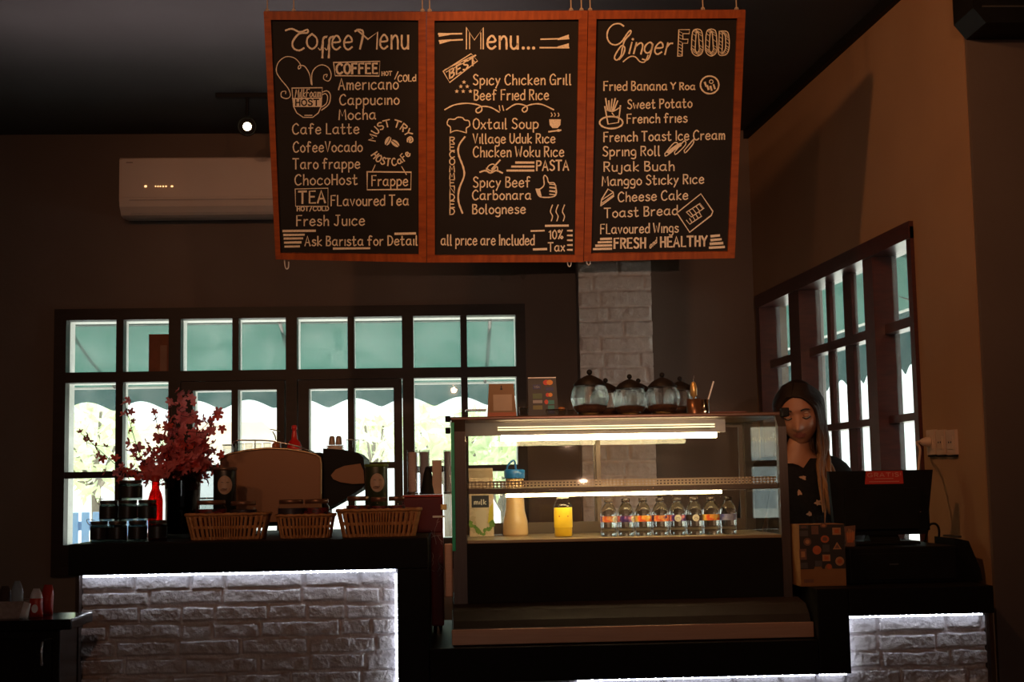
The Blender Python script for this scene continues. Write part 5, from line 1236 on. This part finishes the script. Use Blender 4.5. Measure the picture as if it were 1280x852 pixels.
# receipt printer shape to the right of the drawer
p0_, p1_ = d1+.006, xs(1222, 4.7, .9)
pr_ = thing('receipt_printer', 'low black printer with a sloping top, right of the cash drawer', 'printer', ((p0_+p1_)/2, 4.72, zr))
b = MB(); b.prism([(p0_, zr), (p1_, zr), (p1_-.006, zr+.04), (p1_-.04, zr+.13), (p0_, zr+.14)], 4.66, 4.86); b.move(-(p0_+p1_)/2, -4.72, -zr).build('body', dkp, pr_)
b = MB(); b.box(p0_+.008, 4.68, zr+.1405, p1_-.055, 4.80, zr+.147, 0, .002); b.move(-(p0_+p1_)/2, -4.72, -zr).build('cover', MATS['grey_plastic'], pr_)
# monitor seen from behind
Ym_ = 4.80
m0, m1 = xs(1036, Ym_, 1.15), xs(1166, Ym_, 1.15)
mt, mb = zs(589, m0, Ym_), zs(668, (m0+m1)/2, Ym_)
mo = thing('till_monitor', 'black till monitor seen from behind with a red sticker along its top', 'monitor', ((m0+m1)/2, Ym_, zd1+.0006))
def MO(b, n, m_, par=None): return b.move(-(m0+m1)/2, -Ym_, -zd1-.0006).build(n, m_, par or mo)
mB = [(xs(1043, Ym_, 1.03), mb), (xs(1157, Ym_, 1.03), mb), (m1, mt), (m0, mt)]
MO(MB().prism(mB, Ym_-.012, Ym_+.02), 'shell', dkp)
MO(MB().prism([(mB[0][0]+.03, mb+.02), (mB[1][0]-.03, mb+.02), (m1-.05, mt-.06), (m0+.05, mt-.06)], Ym_-.028, Ym_-.0125), 'rear_bulge', dkp)
MO(MB().box(m0+.008, Ym_+.0205, mb+.012, m1-.008, Ym_+.022, mt-.01), 'screen', pm('screen_glass', (.01, .012, .015), None, .1))
MO(MB().prismx([(Ym_-.03, zd1+.014), (Ym_+.05, zd1+.014), (Ym_+.03, mb-.0005), (Ym_-.008, mb-.0005)], (m0+m1)/2-.05, (m0+m1)/2+.05), 'stand', dkp)
MO(MB().box((m0+m1)/2-.11, Ym_-.06, zd1+.001, (m0+m1)/2+.11, Ym_+.12, zd1+.0135, 0, .004), 'stand_foot', dkp)
q0, q1 = xs(1080, Ym_, 1.2), xs(1127, Ym_, 1.2); qa, qb = zs(605, q0, Ym_), mt-.002
b = MB(); b.prism([(q0-.001, qa), (q1+.002, qa), (q1, qb), (q0+.004, qb)], Ym_-.0128, Ym_-.0122); stk = MO(b, 'red_sticker', pm('red_sticker', (.62, .035, .025), (.55, .03, .02), .55))
fl = Flat(Ym_-.0134); fl.text('GRATIS!', q0+.008, q1-.006, qb-.019, .013, .0026); 
for k, (u, v) in enumerate(((.25, .75), (.1, .9))): 
    z = qa+.018-k*.010; fl.line([Vector((q0+(q1-q0)*u, z, 0)), Vector((q0+(q1-q0)*v, z, 0))], .0022)
MO(fl.b, 'sticker_lettering', pm('sticker_print', (.75, .33, .25), None, .6), stk)
# menu box with food pictures
Yx = 4.56
b0, b1 = xs(1000, Yx, .95), xs(1057, Yx, .95)
bt = zs(655, (b0+b1)/2, Yx)
mbx = thing('menu_box', 'kraft takeaway box printed with little orange food pictures, beside the case', 'box', ((b0+b1)/2, Yx, zr))
X_ = lambda b, n, m_, par=None: b.move(-(b0+b1)/2, -Yx, -zr).build(n, m_, par or mbx)
hb = bt-zr; sB = m_px(Yx)
kraft = pm('kraft_card', (.34, .16, .055), (.29, .13, .045), .75, scale=14)
X_(MB().box(b0, Yx, zr, b1, Yx+.12, bt, 0, .002), 'body', kraft)
pz0 = zr+hb*.28
bx_ = lambda px: xs(px, Yx, .95); bz_ = lambda py: zs(py, (b0+b1)/2, Yx)
b = MB(); pts = [(b0+.001, bt-.001), (b0+.001, pz0)]+[(bx_(1017+10.5*(1-cos(pi*k/8))/2), pz0+.012*sin(pi*k/8)) for k in range(9)]+[(bx_(1030.5+9.5*(1-cos(pi*k/8))/2), pz0+.016*sin(pi*k/8)) for k in range(9)]+[(b1-.001, pz0), (b1-.001, bt-.001)]
b.add([(x, Yx-.0006, z) for x, z in pts], [tuple(range(len(pts)))]); pg = X_(b, 'printed_panel', pm('dark_print', (.035, .026, .022), None, .6))
po = [pm('food_orange', (.60, .14, .035), (.45, .10, .03), .6, scale=60), pm('food_tan', (.55, .26, .11), (.45, .2, .08), .6, scale=60), pm('food_brown', (.22, .10, .06), (.17, .08, .05), .6, scale=60), pm('food_grey', (.09, .08, .075), None, .6)]
def pic(px, py, rx, ry, kind, m_, inner=None):
    n = {'o': 18, 'r': 4}[kind] if kind in 'or' else 3
    a0 = {'o': 0, 'r': pi/4, 't': pi/2}[kind]; kk = 1 if kind != 'r' else 1.25
    for q, (sc, mm) in enumerate(((1, m_), (.55, inner))):
        if mm is None: continue
        b = MB(); b.add([(bx_(px)+rx*sc*kk*sB*cos(a0+2*pi*k/n), Yx-.0010-.0004*q, bz_(py)+ry*sc*kk*sB*sin(a0+2*pi*k/n)) for k in range(n)], [tuple(range(n))]); X_(b, 'food_picture', mm, pg)
pic(1006, 658, 6.5, 2.2, 'r', po[3], po[2]); pic(1020, 662, 5, 6, 'r', po[2]); pic(1031, 656.5, 4.5, 3, 'o', po[2], po[1]); pic(1047, 664, 6, 5, 'r', po[1], po[0]); pic(1006, 666, 6, 4, 'r', po[3])
pic(1010, 676.5, 5, 5, 'o', po[2], po[1]); pic(1032, 673.5, 5.4, 4.6, 'o', po[0], po[2]); pic(1047, 683.5, 6.5, 6, 't', po[1], po[2]); pic(1021.5, 687, 5.5, 5.5, 'o', po[0]); pic(1004, 692, 5, 7.5, 'r', po[2], po[1])
pic(1033, 697, 5.6, 4.6, 'r', po[1], po[0]); pic(1049.5, 701.5, 5.6, 5.6, 'o', po[1], po[0]); pic(1033, 685, 5, 5, 'r', po[3]); pic(1023, 704, 5, 4, 'r', po[3]); pic(1036, 708, 3.4, 3.4, 'o', po[0]); pic(1005, 706, 5, 4, 'r', po[3])
fl = Flat(Yx-.0006); 
for k, (u0, u1) in enumerate(((1004, 1016),)): fl.text('BEEF', bx_(u0), bx_(u1), bz_(729), 5.5*sB, .0022) if False else fl.line([Vector((bx_(u0), bz_(725.5), 0)), Vector((bx_(u1), bz_(725.2), 0))], .011)
X_(fl.b, 'dark_word_mark', po[2])
t = thing('fries_card', 'small card with a picture of orange fries standing on the cash drawer', 'card', (xs(1063.5, 4.70, zd1), 4.70, zd1+.0006))
s = m_px(4.7); b = MB(); b.prism([(-6*s, 0), (5*s, 0), (7*s, 26*s), (-7*s, 25*s)], 0, .003); b.build('card', po[2], t)
b = MB(); b.add([(x*s, -.0006, z*s) for x, z in ((-4, 5), (3, 5), (5.5, 18), (-5.5, 17))], [(0, 1, 2, 3)]); b.build('fries_carton', po[0], t)
for k in range(5): 
    b = MB(); x = -4.4+k*2.1; b.add([(x*s, -.0010, 8*s), ((x+1.1)*s, -.0010, 8*s), ((x+1.3)*s, -.0010, (19+(k*3) % 4)*s), ((x+.2)*s, -.0010, (19+(k*3) % 4)*s)], [(0, 1, 2, 3)]); b.build('fry_picture', po[1], t)
b = MB(); b.prismx([(.0035, 0), (.035, 0), (.0035, .03)], -4*s, 4*s); b.build('rear_foot', po[2], t)
# black cables behind the till
for lab, pts, Y, nm in (('black cable looping up behind the till screen', ((1157, 684), (1158, 668), (1162, 656), (1170, 655), (1174, 664), (1172, 686)), 4.93, 'cable'), ('black cable arching over to the wall right of the till', ((1186, 688), (1195, 676), (1206, 669), (1213, 676), (1211, 690), (1209, 702)), 4.88, 'cable')):
    P = [at(px, py, Y) for px, py in pts]; o = P[0]
    P[0] = Vector((P[0].x, P[0].y, zd1+.004)) if nm == 'cable' and Y > 4.9 else P[0]
    t = thing('cable', lab, 'cable', o); b = MB(); b.tube([p-o for p in cr(P, 6)], .0042, 8); b.build('wire', dkp, t)
    b = MB(); b.ball(P[0]-o, .007, 10, 0, (1, 1, .8)); b.build('strain_relief', dkp, t)
# ------------------------------------------------------------------ black side table at the lower left, with what stands on it
Yw = 3.9
s = m_px(Yw)
tz_ = zs(774, xs(50, Yw, .85), Yw); t0_, t1_ = xs(-60, Yw, tz_), xs(87, Yw, tz_)
tb = thing('side_table', 'glossy black side table at the lower left edge', 'table', ((t0_+t1_)/2, Yw+.2, 0))
gl_m = pm('black_gloss', (.010, .010, .011), (.007, .007, .007), .18, spec=.4)
T_ = lambda b, n, m_: b.move(-(t0_+t1_)/2, -Yw-.2, 0).build(n, m_, tb)
T_(MB().box(t0_-.01, Yw-.01, tz_-.028, t1_+.008, Yw+.22, tz_, 0, .006), 'table_top', gl_m)
T_(MB().box(t0_+.01, Yw+.02, .12, t1_-.03, Yw+.20, tz_-.0285, 0, .004), 'cabinet_body', gl_m)
dd = T_(MB().box(t0_+.03, Yw+.010, .16, t1_-.05, Yw+.0195, tz_-.05, 0, .003), 'door', gl_m)
b = MB(); hx = xs(52, Yw, .7); b.tube([(hx, Yw-.004, tz_-.12), (hx, Yw-.01, tz_-.09), (hx+.002, Yw-.01, tz_-.06), (hx, Yw+.009, tz_-.055)], .0035); b.move(-(t0_+t1_)/2, -Yw-.2, 0).build('handle', chrome_m, dd)
for x in (t0_+.05, t1_-.07):
    for y in (Yw+.05, Yw+.16): T_(MB().lathe([(.018, 0), (.024, .1195)], 12, (x, y, 0)), 'leg', gl_m)
zq = tz_+.0006
tq = lambda px, Y: (xs(px, Y, zq), Y, zq)
bk = thing('sachet_basket', 'pale basket with napkins and sachets on the side table', 'basket', tq(8, 4.0))
b = MB(); W2 = 30*s; H2 = 19*s
b.prism([(-W2, 0), (W2*.85, 0), (W2, H2), (-W2, H2)], -.06, -.056); b.prism([(-W2, 0), (W2*.85, 0), (W2, H2), (-W2, H2)], .056, .06)
b.prism([(W2*.83, .0), (W2*.85, 0), (W2, H2), (W2*.98, H2)], -.0559, .0559); b.box(-W2, -.0559, .0, W2*.84, .0559, .004); b.prism([(-W2, 0), (-W2+.004, 0), (-W2+.004, H2), (-W2, H2)], -.0559, .0559)
b.build('body', pm('pale_rattan', (.42, .34, .30), (.3, .24, .2), .7, scale=80, bump=.3), bk)
b = MB(); b.tube([(-W2, -.058, H2), (W2, -.058, H2), (W2, .058, H2), (-W2, .058, H2)], .004, 6, 0, True); b.build('rim', MATS['pale_rattan'], bk)
def packet(label, px, Y, w_, h_, top_m, body_m, mark=None, tilt=0, tw=.7, nm='sauce_packet', cat='packet'):
    t = thing(nm, label, cat, tq(px, Y)); t.rotation_euler = (0, R(tilt), 0)
    w_ *= s; h_ *= s
    vs = []; fs = []; n = 14; k = 7
    for i in range(k):
        v = i/(k-1); dp = .018*sin(pi*min(v*1.15, 1))**.6+.002; ww = w_*(1-.12*sin(pi*v))*(1 if v < .75 else 1-(v-.75)*(1-tw)*4)
        for j in range(n): q = 2*pi*j/n; vs.append((ww*cos(q)*(abs(cos(q))**-.3 if abs(cos(q)) > .05 else 1)*.9, dp*sin(q), v*h_))
    for i in range(k-1):
        for j in range(n): fs.append((i*n+j, i*n+(j+1) % n, (i+1)*n+(j+1) % n, (i+1)*n+j))
    b = MB(); m5 = n*(k-3)
    for f in fs: b.f.append(f); b.mi.append(1 if f[0] >= m5 else 0); b.sm.append(True)
    b.v = vs; b.f.append(tuple(range(n-1, -1, -1))); b.mi.append(0); b.sm.append(False); b.f.append(tuple(range(len(vs)-n, len(vs)))); b.mi.append(1); b.sm.append(False)
    b.build('body', [body_m, top_m], t)
    if mark: 
        b = MB(); b.add([(w_*.1+w_*.42*cos(q), -.0215, h_*.32+w_*.55*sin(q)) for q in [k*pi/8 for k in range(16)]], [tuple(range(16))]); b.build('emblem', mark, t)
redp = pm('red_packet', (.62, .05, .03), (.52, .04, .02), .4); whp = pm('white_packet', (.85, .85, .88), (.75, .75, .78), .6)
packet('red and white packet with a pale emblem on the side table', 45, 3.97, 9.5, 35, whp, redp, whp, 0, .45)
packet('plain red packet behind the red and white one on the side table', 58, 4.06, 9, 37, redp, redp, None, 3, .6)
packet('white napkin pack leaning at the right end of the pale basket', 29, 3.93, 5.5, 20, whp, whp, None, 14, .9, 'napkin_pack', 'napkins')
packet('pale blue-grey bag standing in the pale basket', 21, 4.0, 9, 44, pm('blue_grey_bag', (.34, .45, .52), (.26, .34, .4), .6), MATS['blue_grey_bag'], None, 0, .4, 'bag', 'bag')
packet('brown bag at the left in the pale basket', 6, 4.01, 9, 38, brown_m, brown_m, None, 0, .5, 'bag', 'bag')
# ------------------------------------------------------------------ outside: trees, pale house, blue fence, white posts
leaf_m = cloth_mat('tree_leaves', (.50, .62, .30), .45, (.85, .92, .66))
bark_m = pm('grey_bark', (.18, .14, .10), None, .9)
def tree(label, x, Y, zc_, rx, rz_, n, seed, lw=.11):
    rd = random.Random(seed); t = thing('garden_tree', label, 'tree', (x, Y, -.02), 0, 'trees in the garden outside')
    b = MB(); tr = [Vector((0, 0, 0)), Vector((.03, 0, zc_*.5)), Vector((0, 0, zc_))]
    b.tube(cr(tr, 5), [.06-.003*k for k in range(11)], 8)
    cl = [Vector((rd.uniform(-rx, rx)*.8, rd.uniform(-.6, .6), zc_+rd.uniform(-rz_, rz_)*.8)) for _ in range(14)]
    for c in cl: b.tube([tr[2]-Vector((0, 0, zc_*.25)), c], .012, 5)
    b.build('trunk', bark_m, t)
    f = MB()
    for k in range(n):
        c = rd.choice(cl); p = c+Vector((rd.gauss(0, rx*.28), rd.gauss(0, .25), rd.gauss(0, rz_*.28)))
        a = Vector((rd.uniform(-1, 1), rd.uniform(-1, 1), rd.uniform(-1, 1))).normalized()*lw*rd.uniform(.5, 1.1); e = a.orthogonal().normalized()*a.length*.36
        f.add([p-a, p+e, p+a, p-e], [(0, 1, 2, 3)])
    f.build('foliage', leaf_m, t)
for lab, px, py, Y, rx, rz_, n, sd in (('small leafy tree seen through the leftmost window panes', 118, 550, 11.5, .36, .32, 330, 1), ('leafy tree seen through the right end panes of the back window', 556, 543, 12.0, .34, .26, 360, 2), ('leafy shrub tree seen between the coffee machine and the case', 468, 548, 13.6, .18, .2, 170, 3), ('low tree seen through the display case glass', 628, 578, 10.4, .3, .18, 260, 4)):
    p = at(px, py, Y); tree(lab, p.x, Y, p.z, rx, rz_, n, sd)
fb = at(82, 700, 9.6)
fnc = thing('blue_fence', 'pale blue slatted fence in the garden, bottom left of the window', 'fence', (at(105, 660, 9.6).x, 9.6, -.02))
zt3_ = at(105, 640, 9.6).z+.02
blm = pm('pale_blue_paint', (.25, .45, .75), (.2, .4, .7), .6)
for k in range(12): MB().box(-.45+k*.072, 0, 0, -.45+k*.072+.05, .02, zt3_, 0, .003).build('slat', blm, fnc)
for z in (.3, zt3_-.12): MB().box(-.46, .0205, z, .42, .045, z+.06).build('rail', blm, fnc)
hs = thing('garden_house', 'pale house with a peach roof far out in the garden', 'house', (at(262, 600, 17).x, 17, -.02))
hw2, hz1, hz2 = .75, at(215, 560, 17).z, at(215, 538, 17).z
MB().box(-hw2, 0, 0, hw2, 2, hz1).build('wall', white_m, hs); b = MB(); b.prism([(-hw2-.2, hz1+.0005), (hw2+.2, hz1+.0005), (hw2-.1, hz2+.1), (-hw2+.1, hz2+.1)], -.2, 2.2); b.build('roof', pm('peach_tiles', (.85, .68, .52), (.8, .62, .46), .8, scale=10), hs)
MB().box(-.3, -.02, .9, .3, -.0005, hz1-.2).build('window', pm('house_window', (.4, .45, .5), None, .2), hs)
# white post outside the side window
best = min(((abs(proj((wx(y)+TH+.10, y, 1.6))[0]-1027), y) for y in [5+.01*k for k in range(400)]))
pY = best[1]; pX = wx(pY)+TH+.10
struct(MB().box(pX-.025, pY, -.02, pX+.025, pY+.06, 2.6, 0, .004).build('column_white', white_m))
# ------------------------------------------------------------------ the woman behind the till
Yp = 5.42
hx, hz = xs(1000, Yp, 1.48), zs(516, xs(1000, Yp, 1.48), Yp)
pe = thing('person', 'woman with long brown hair in a black flowered top, looking down behind the till', 'person', (hx, Yp+.02, 0))
base = Vector((hx, Yp+.02, 0))
skin_m = pm('skin', (.33, .15, .088), (.30, .135, .078), .5, scale=20)
lip_m = pm('lips', (.25, .075, .06), None, .4)
HZ = hz                                          # head centre height
sh = HZ-.20                                     # shoulder line
J = {}
def j(n, p, r): J[n] = (Vector(p), r)
j('pelvis', (0, .05, .88), .13); j('waist', (0, .045, 1.02), .112); j('chest', (0, .03, sh-.12), .125); j('upper', (0, .03, sh-.02), .07); j('neck', (-.003, .01, sh+.05), .044); j('neck2', (-.008, -.015, HZ-.07), .044)
for s_, n in ((-1, 'l'), (1, 'r')):
    j('sh'+n, (.155*s_, .035, sh-.02), .056); j('el'+n, (.215*s_, .02, sh-.28), .043); j('wr'+n, (.13*s_, -.17, ZR+.055), .027); j('pa'+n, (.105*s_, -.235, ZR+.042), .026)
    j('hip'+n, (.085*s_, .05, .82), .095); j('kn'+n, (.09*s_, .03, .46), .058); j('an'+n, (.09*s_, .06, .08), .038); j('to'+n, (.1*s_, -.09, .035), .03)
E = [('pelvis', 'waist'), ('waist', 'chest'), ('chest', 'upper'), ('upper', 'neck'), ('neck', 'neck2')]
for n in 'lr':
    E += [('upper', 'sh'+n), ('sh'+n, 'el'+n), ('el'+n, 'wr'+n), ('wr'+n, 'pa'+n), ('pelvis', 'hip'+n), ('hip'+n, 'kn'+n), ('kn'+n, 'an'+n), ('an'+n, 'to'+n)]
    s_ = -1 if n == 'l' else 1
    pa = J['pa'+n][0]
    for k in range(4):
        off = (k-1.5)*.019; ln = (.060, .070, .066, .052)[k]
        a = 'f%s%d' % (n, k)
        j(a+'a', pa+Vector((off, -.035, -.002)), .0105); j(a+'b', pa+Vector((off*1.1, -.035-ln*.55, -.008)), .009); j(a+'c', pa+Vector((off*1.12, -.035-ln, -.026)), .0075)
        E += [('pa'+n, a+'a'), (a+'a', a+'b'), (a+'b', a+'c')]
    a = 't'+n
    j(a+'a', J['wr'+n][0]+Vector((-.026*s_, -.035, -.004)), .0115); j(a+'b', J['wr'+n][0]+Vector((-.046*s_, -.065, -.014)), .0095); j(a+'c', J['wr'+n][0]+Vector((-.05*s_, -.09, -.024)), .008)
    E += [('wr'+n, a+'a'), (a+'a', a+'b'), (a+'b', a+'c')]
def skin_mesh(nodes, edges, root, grow=0.0, levels=2, sx=None):
    names = list(nodes); ix = {n: i for i, n in enumerate(names)}
    me = bpy.data.meshes.new('tmp'); me.from_pydata([nodes[n][0] for n in names], [(ix[a], ix[b_]) for a, b_ in edges], [])
    o = bpy.data.objects.new('tmp', me); COL.objects.link(o)
    md = o.modifiers.new('s', 'SKIN'); md.use_smooth_shade = True
    for n in names:
        v = me.skin_vertices[0].data[ix[n]]; r_ = nodes[n][1]+grow; v.radius = (r_*(sx or {}).get(n, (1, 1))[0], r_*(sx or {}).get(n, (1, 1))[1]); v.use_root = (n == root)
    sb = o.modifiers.new('u', 'SUBSURF'); sb.levels = sb.render_levels = levels
    dg = bpy.context.evaluated_depsgraph_get(); ev = o.evaluated_get(dg); m2 = bpy.data.meshes.new_from_object(ev)
    b = MB(); b.add([v.co.copy() for v in m2.vertices], [tuple(p.vertices) for p in m2.polygons], 0, True)
    bpy.data.objects.remove(o); bpy.data.meshes.remove(me); bpy.data.meshes.remove(m2)
    return b
SXS = {'pelvis': (1.25, .85), 'waist': (1.05, .78), 'chest': (1.15, .8), 'upper': (1.1, .85)}
body = skin_mesh(J, E, 'pelvis', 0, 2, SXS)
bare = MB().join(body)
# head: one modelled surface, turned and tilted
ROT = Matrix.Translation((-.004, -.02, HZ)) @ Matrix.Rotation(R(-20), 4, 'Z') @ Matrix.Rotation(R(-3), 4, 'Y') @ Matrix.Rotation(R(20), 4, 'X') @ Matrix.Scale(1.11, 4)
def g2(x, z, x0, z0, a, c_): return exp(-((x-x0)/a)**2-((z-z0)/c_)**2)
def headpt(th, ph):
    x = sin(ph)*sin(th); y = -sin(ph)*cos(th); z = cos(ph)
    X, Y, Z = x*.074, y*.092, z*.112
    if z < -.05:
        t = (-z-.05)/.95; X *= 1-.36*t**1.3; Y = Y*(1-.10*t) - .006*t
    front = max(0, -y)
    if y < 0:
        Y *= 1-.06*front*(1-abs(x))
        k = min(1, front*1.6)
        Y -= k*.024*exp(-(X/.0125)**2)*max(0, min(1, (.022-Z)/.05))*(1 if Z > -.030 else exp(-((Z+.030)/.008)**2))
        Y -= k*.004*g2(X, Z, .0, -.024, .019, .010)
        for sg in (-1, 1):
            Y += k*.0125*g2(X, Z, sg*.032, .014, .019, .013)
            Y -= k*.004*g2(X, Z, sg*.032, .036, .026, .008)
            Y -= k*.004*g2(X, Z, sg*.04, -.022, .02, .02)
        Y -= k*.0085*g2(X, Z, 0, -.050, .021, .0055); Y -= k*.0095*g2(X, Z, 0, -.062, .018, .0065); Y += k*.003*g2(X, Z, 0, -.0555, .024, .0022)
        Y -= k*.006*g2(X, Z, 0, -.092, .02, .014)
    return Vector((X, Y, Z))
hb_ = MB(); nt_, npn = 72, 56
vs = []; fs = []; mi = []
for i in range(npn+1):
    for q in range(nt_): vs.append(headpt(2*pi*q/nt_-pi, max(.001, min(pi-.001, pi*i/npn))))
for i in range(npn):
    for q in range(nt_):
        f = (i*nt_+q, (i+1)*nt_+q, (i+1)*nt_+(q+1) % nt_, i*nt_+(q+1) % nt_)
        c = sum((vs[v] for v in f), Vector())/4
        hb_.f.append(f); hb_.sm.append(True); hb_.mi.append(1 if (c.y < -.05 and abs(c.x) < .023*(1-((c.z+.056)/.014)**2 if abs(c.z+.056) < .014 else 0)) else 0)
hb_.v = vs
for sg in (-1, 1): hb_.ball((sg*.074, .008, .004), .03, 14, 0, (.22, .55, .95))
hb_.xf(ROT)
body.join(hb_)
skin = body
skin.build('body', [skin_m, lip_m], None)
bo = bpy.data.objects['body'] if 'body' in bpy.data.objects else None
bo = [o for o in COL.objects if o.type == 'MESH' and o.data.materials and o.data.materials[0] == skin_m][-1]
bo.parent = pe
# eyes nearly closed (looking down), brows
eye_m = pm('eye_white', (.6, .55, .5), None, .25); lash_m = pm('dark_lash', (.012, .008, .007), None, .7)
for sg in (-1, 1):
    b = MB(); b.ball((sg*.031, -.0705, .012), .0125, 14, 0); b.xf(ROT).build('eye', eye_m, pe)
    b = MB(); b.ball((sg*.031, -.0718, .0135), .0128, 14, 0, (1.03, 1, .78)); b.xf(ROT).build('eyelid', skin_m, pe)
    b = MB(); b.tube(cr([(sg*.018, -.0800, .0075), (sg*.031, -.0855, .0040), (sg*.045, -.0775, .0085)], 5), .0021, 6); b.xf(ROT).build('eyelash', lash_m, pe)
    b = MB(); b.tube(cr([(sg*.015, -.0895, .0345), (sg*.030, -.0875, .0385), (sg*.046, -.0765, .0335)], 5), [.0018]+[.0028]*8+[.0011]*2, 6); b.xf(ROT).build('eyebrow', lash_m, pe)
# black top with little white flowers
def wrap(src, keep, off):
    V = [Vector(v) for v in src.v]; N_ = [Vector() for _ in V]
    for f in src.f:
        n = (V[f[1]]-V[f[0]]).cross(V[f[-1]]-V[f[0]])
        for q in f: N_[q] += n
    fs = [f for f in src.f if keep(sum((V[q] for q in f), Vector())/len(f))]
    used = sorted({q for f in fs for q in f}); ix = {q: k for k, q in enumerate(used)}; m_ = len(used)
    vs = [V[q]+N_[q].normalized()*off for q in used]+[V[q]+N_[q].normalized()*.001 for q in used]
    out = [tuple(ix[q] for q in f) for f in fs]
    cnt = {}
    for f in out:
        for a, c_ in zip(f, f[1:]+f[:1]): cnt[(a, c_)] = 1
    rim_ = [(c_, a, a+m_, c_+m_) for (a, c_) in cnt if (c_, a) not in cnt]
    b = MB(); b.add(vs, out+rim_, 0, True); return b
wrz = J['wrl'][0]
blouse = wrap(bare, lambda c: c.z > .86 and not (c.y < -.135) and c.z < sh+.04-.035*max(0, min(1, (.03-c.y)/.08))*(1 if abs(c.x) < .07 else .0), .010)
blk = pm('black_cloth', (.013, .011, .012), (.008, .007, .008), .85, scale=60, bump=.2, spec=.15)
bl = blouse.build('blouse', blk, pe)
wrap(bare, lambda c: .05 < c.z < .885 and c.y > -.06 and abs(c.x) < .21, .012).build('trousers', blk, pe)
from mathutils.bvhtree import BVHTree
bv = BVHTree.FromPolygons([Vector(v) for v in blouse.v], blouse.f)
fl_m = pm('pale_flower_print', (.50, .30, .22), (.4, .24, .17), .8)
rd = random.Random(9)
org = EYE-base
for px, py in ((1004, 597), (999, 615), (1012, 642), (1022, 628), (1008, 662)):
    dr_ = ray(px, py).normalized(); h = bv.ray_cast(org, dr_)
    if h[0] is None: continue
    c, n = h[0], h[1]
    if n.dot(dr_) > 0: n = -n
    x = n.orthogonal().normalized(); y = n.cross(x); b = MB(); a0 = rd.random()*6
    for k in range(5):
        a = a0+k*2*pi/5; d_ = x*cos(a)+y*sin(a); e = x*cos(a+pi/2)+y*sin(a+pi/2); L_ = rd.uniform(.007, .019)
        b.add([c+n*.003, c+d_*L_*.5+e*.005+n*.0035, c+d_*L_+n*.003, c+d_*L_*.5-e*.005+n*.0035], [(0, 1, 2, 3)])
    b.build('printed_flower', fl_m, pe)
# hair: a cap and long strands, brown turning lighter towards the ends
m, N, L, bs = nmat('ombre_hair')
tc = N.new('ShaderNodeTexCoord'); sp_ = N.new('ShaderNodeSeparateXYZ'); mr = N.new('ShaderNodeMapRange'); rp = N.new('ShaderNodeValToRGB')
L.new(tc.outputs['Object'], sp_.inputs[0]); L.new(sp_.outputs[2], mr.inputs[0])
mr.inputs[1].default_value = HZ+.04; mr.inputs[2].default_value = HZ-.26; L.new(mr.outputs[0], rp.inputs[0])
rp.color_ramp.elements[0].color = (.012, .007, .005, 1); rp.color_ramp.elements[1].color = (.26, .13, .06, 1); q = rp.color_ramp.elements.new(.35); q.color = (.045, .022, .013, 1)
L.new(rp.outputs[0], bs.inputs['Base Color']); bs.inputs['Roughness'].default_value = .55; bs.inputs['Specular IOR Level'].default_value = .2
hair_m = m
cap = MB(); vs = []; fs = []; n1, n2 = 48, 22
for i in range(n2+1):
    for q in range(n1):
        th = 2*pi*q/n1-pi; front = max(0, cos(th))
        lim = pi*(.70-.44*front**.8)
        ph = .001+lim*i/n2; p = headpt(th, ph)
        nrm_ = Vector((p.x/.074**2, p.y/.092**2, p.z/.112**2)).normalized()
        vs.append(p+nrm_*(.0062 if i < n2 else .001))
for i in range(n2):
    for q in range(n1): fs.append((i*n1+q, (i+1)*n1+q, (i+1)*n1+(q+1) % n1, i*n1+(q+1) % n1))
cap.add(vs, fs, 0, True); cap.xf(ROT)
rd = random.Random(3)
def strand(side, k, n):
    u = k/(n-1)
    th = side*(R(58)+R(102)*u+rd.uniform(-.05, .05))
    j_ = rd.uniform(1.07, 1.16)
    pts = [headpt(side*.05-.12, pi*(.262-.20*u))*1.055, headpt(th*.5-.08, pi*(.285-.10*u))*1.075, headpt(th*.86, pi*(.40-.03*u))*j_, headpt(th, pi*.56)*j_]
    P = [ROT @ p for p in pts]
    e_ = P[-1]
    drop = HZ-.33+rd.uniform(-.09, .05)
    if side > 0:
        fy_ = -.055+.12*u+rd.uniform(-.02, .02); wv = .012*sin(k*1.3)
        P += [Vector((e_.x+.004+wv, e_.y+.004, HZ-.125)), Vector((.058+.06*u+rd.uniform(-.028, .02), fy_-.04, HZ-.215)), Vector((.078+.065*u+rd.uniform(-.03, .025)-wv, fy_-.06, drop))]
    else: P += [Vector((e_.x-.004, e_.y+.012, HZ-.125)), Vector((-.072-.02*u+rd.uniform(-.02, .02), .05+.06*u, HZ-.20)), Vector((-.07-.03*u+rd.uniform(-.03, .02), .12+.04*u, drop))]
    c = cr(P, 7); m_ = len(c)
    cap.tube(c, [(.0042+.0034*min(1, i/14))*rd.uniform(.9, 1.1)*(1 if i < m_-6 else (m_-i)/6.5+.05) for i in range(m_)], 6)
for k in range(64): strand(1, k, 64); strand(-1, k, 64)
cap.build('hair', hair_m, pe)
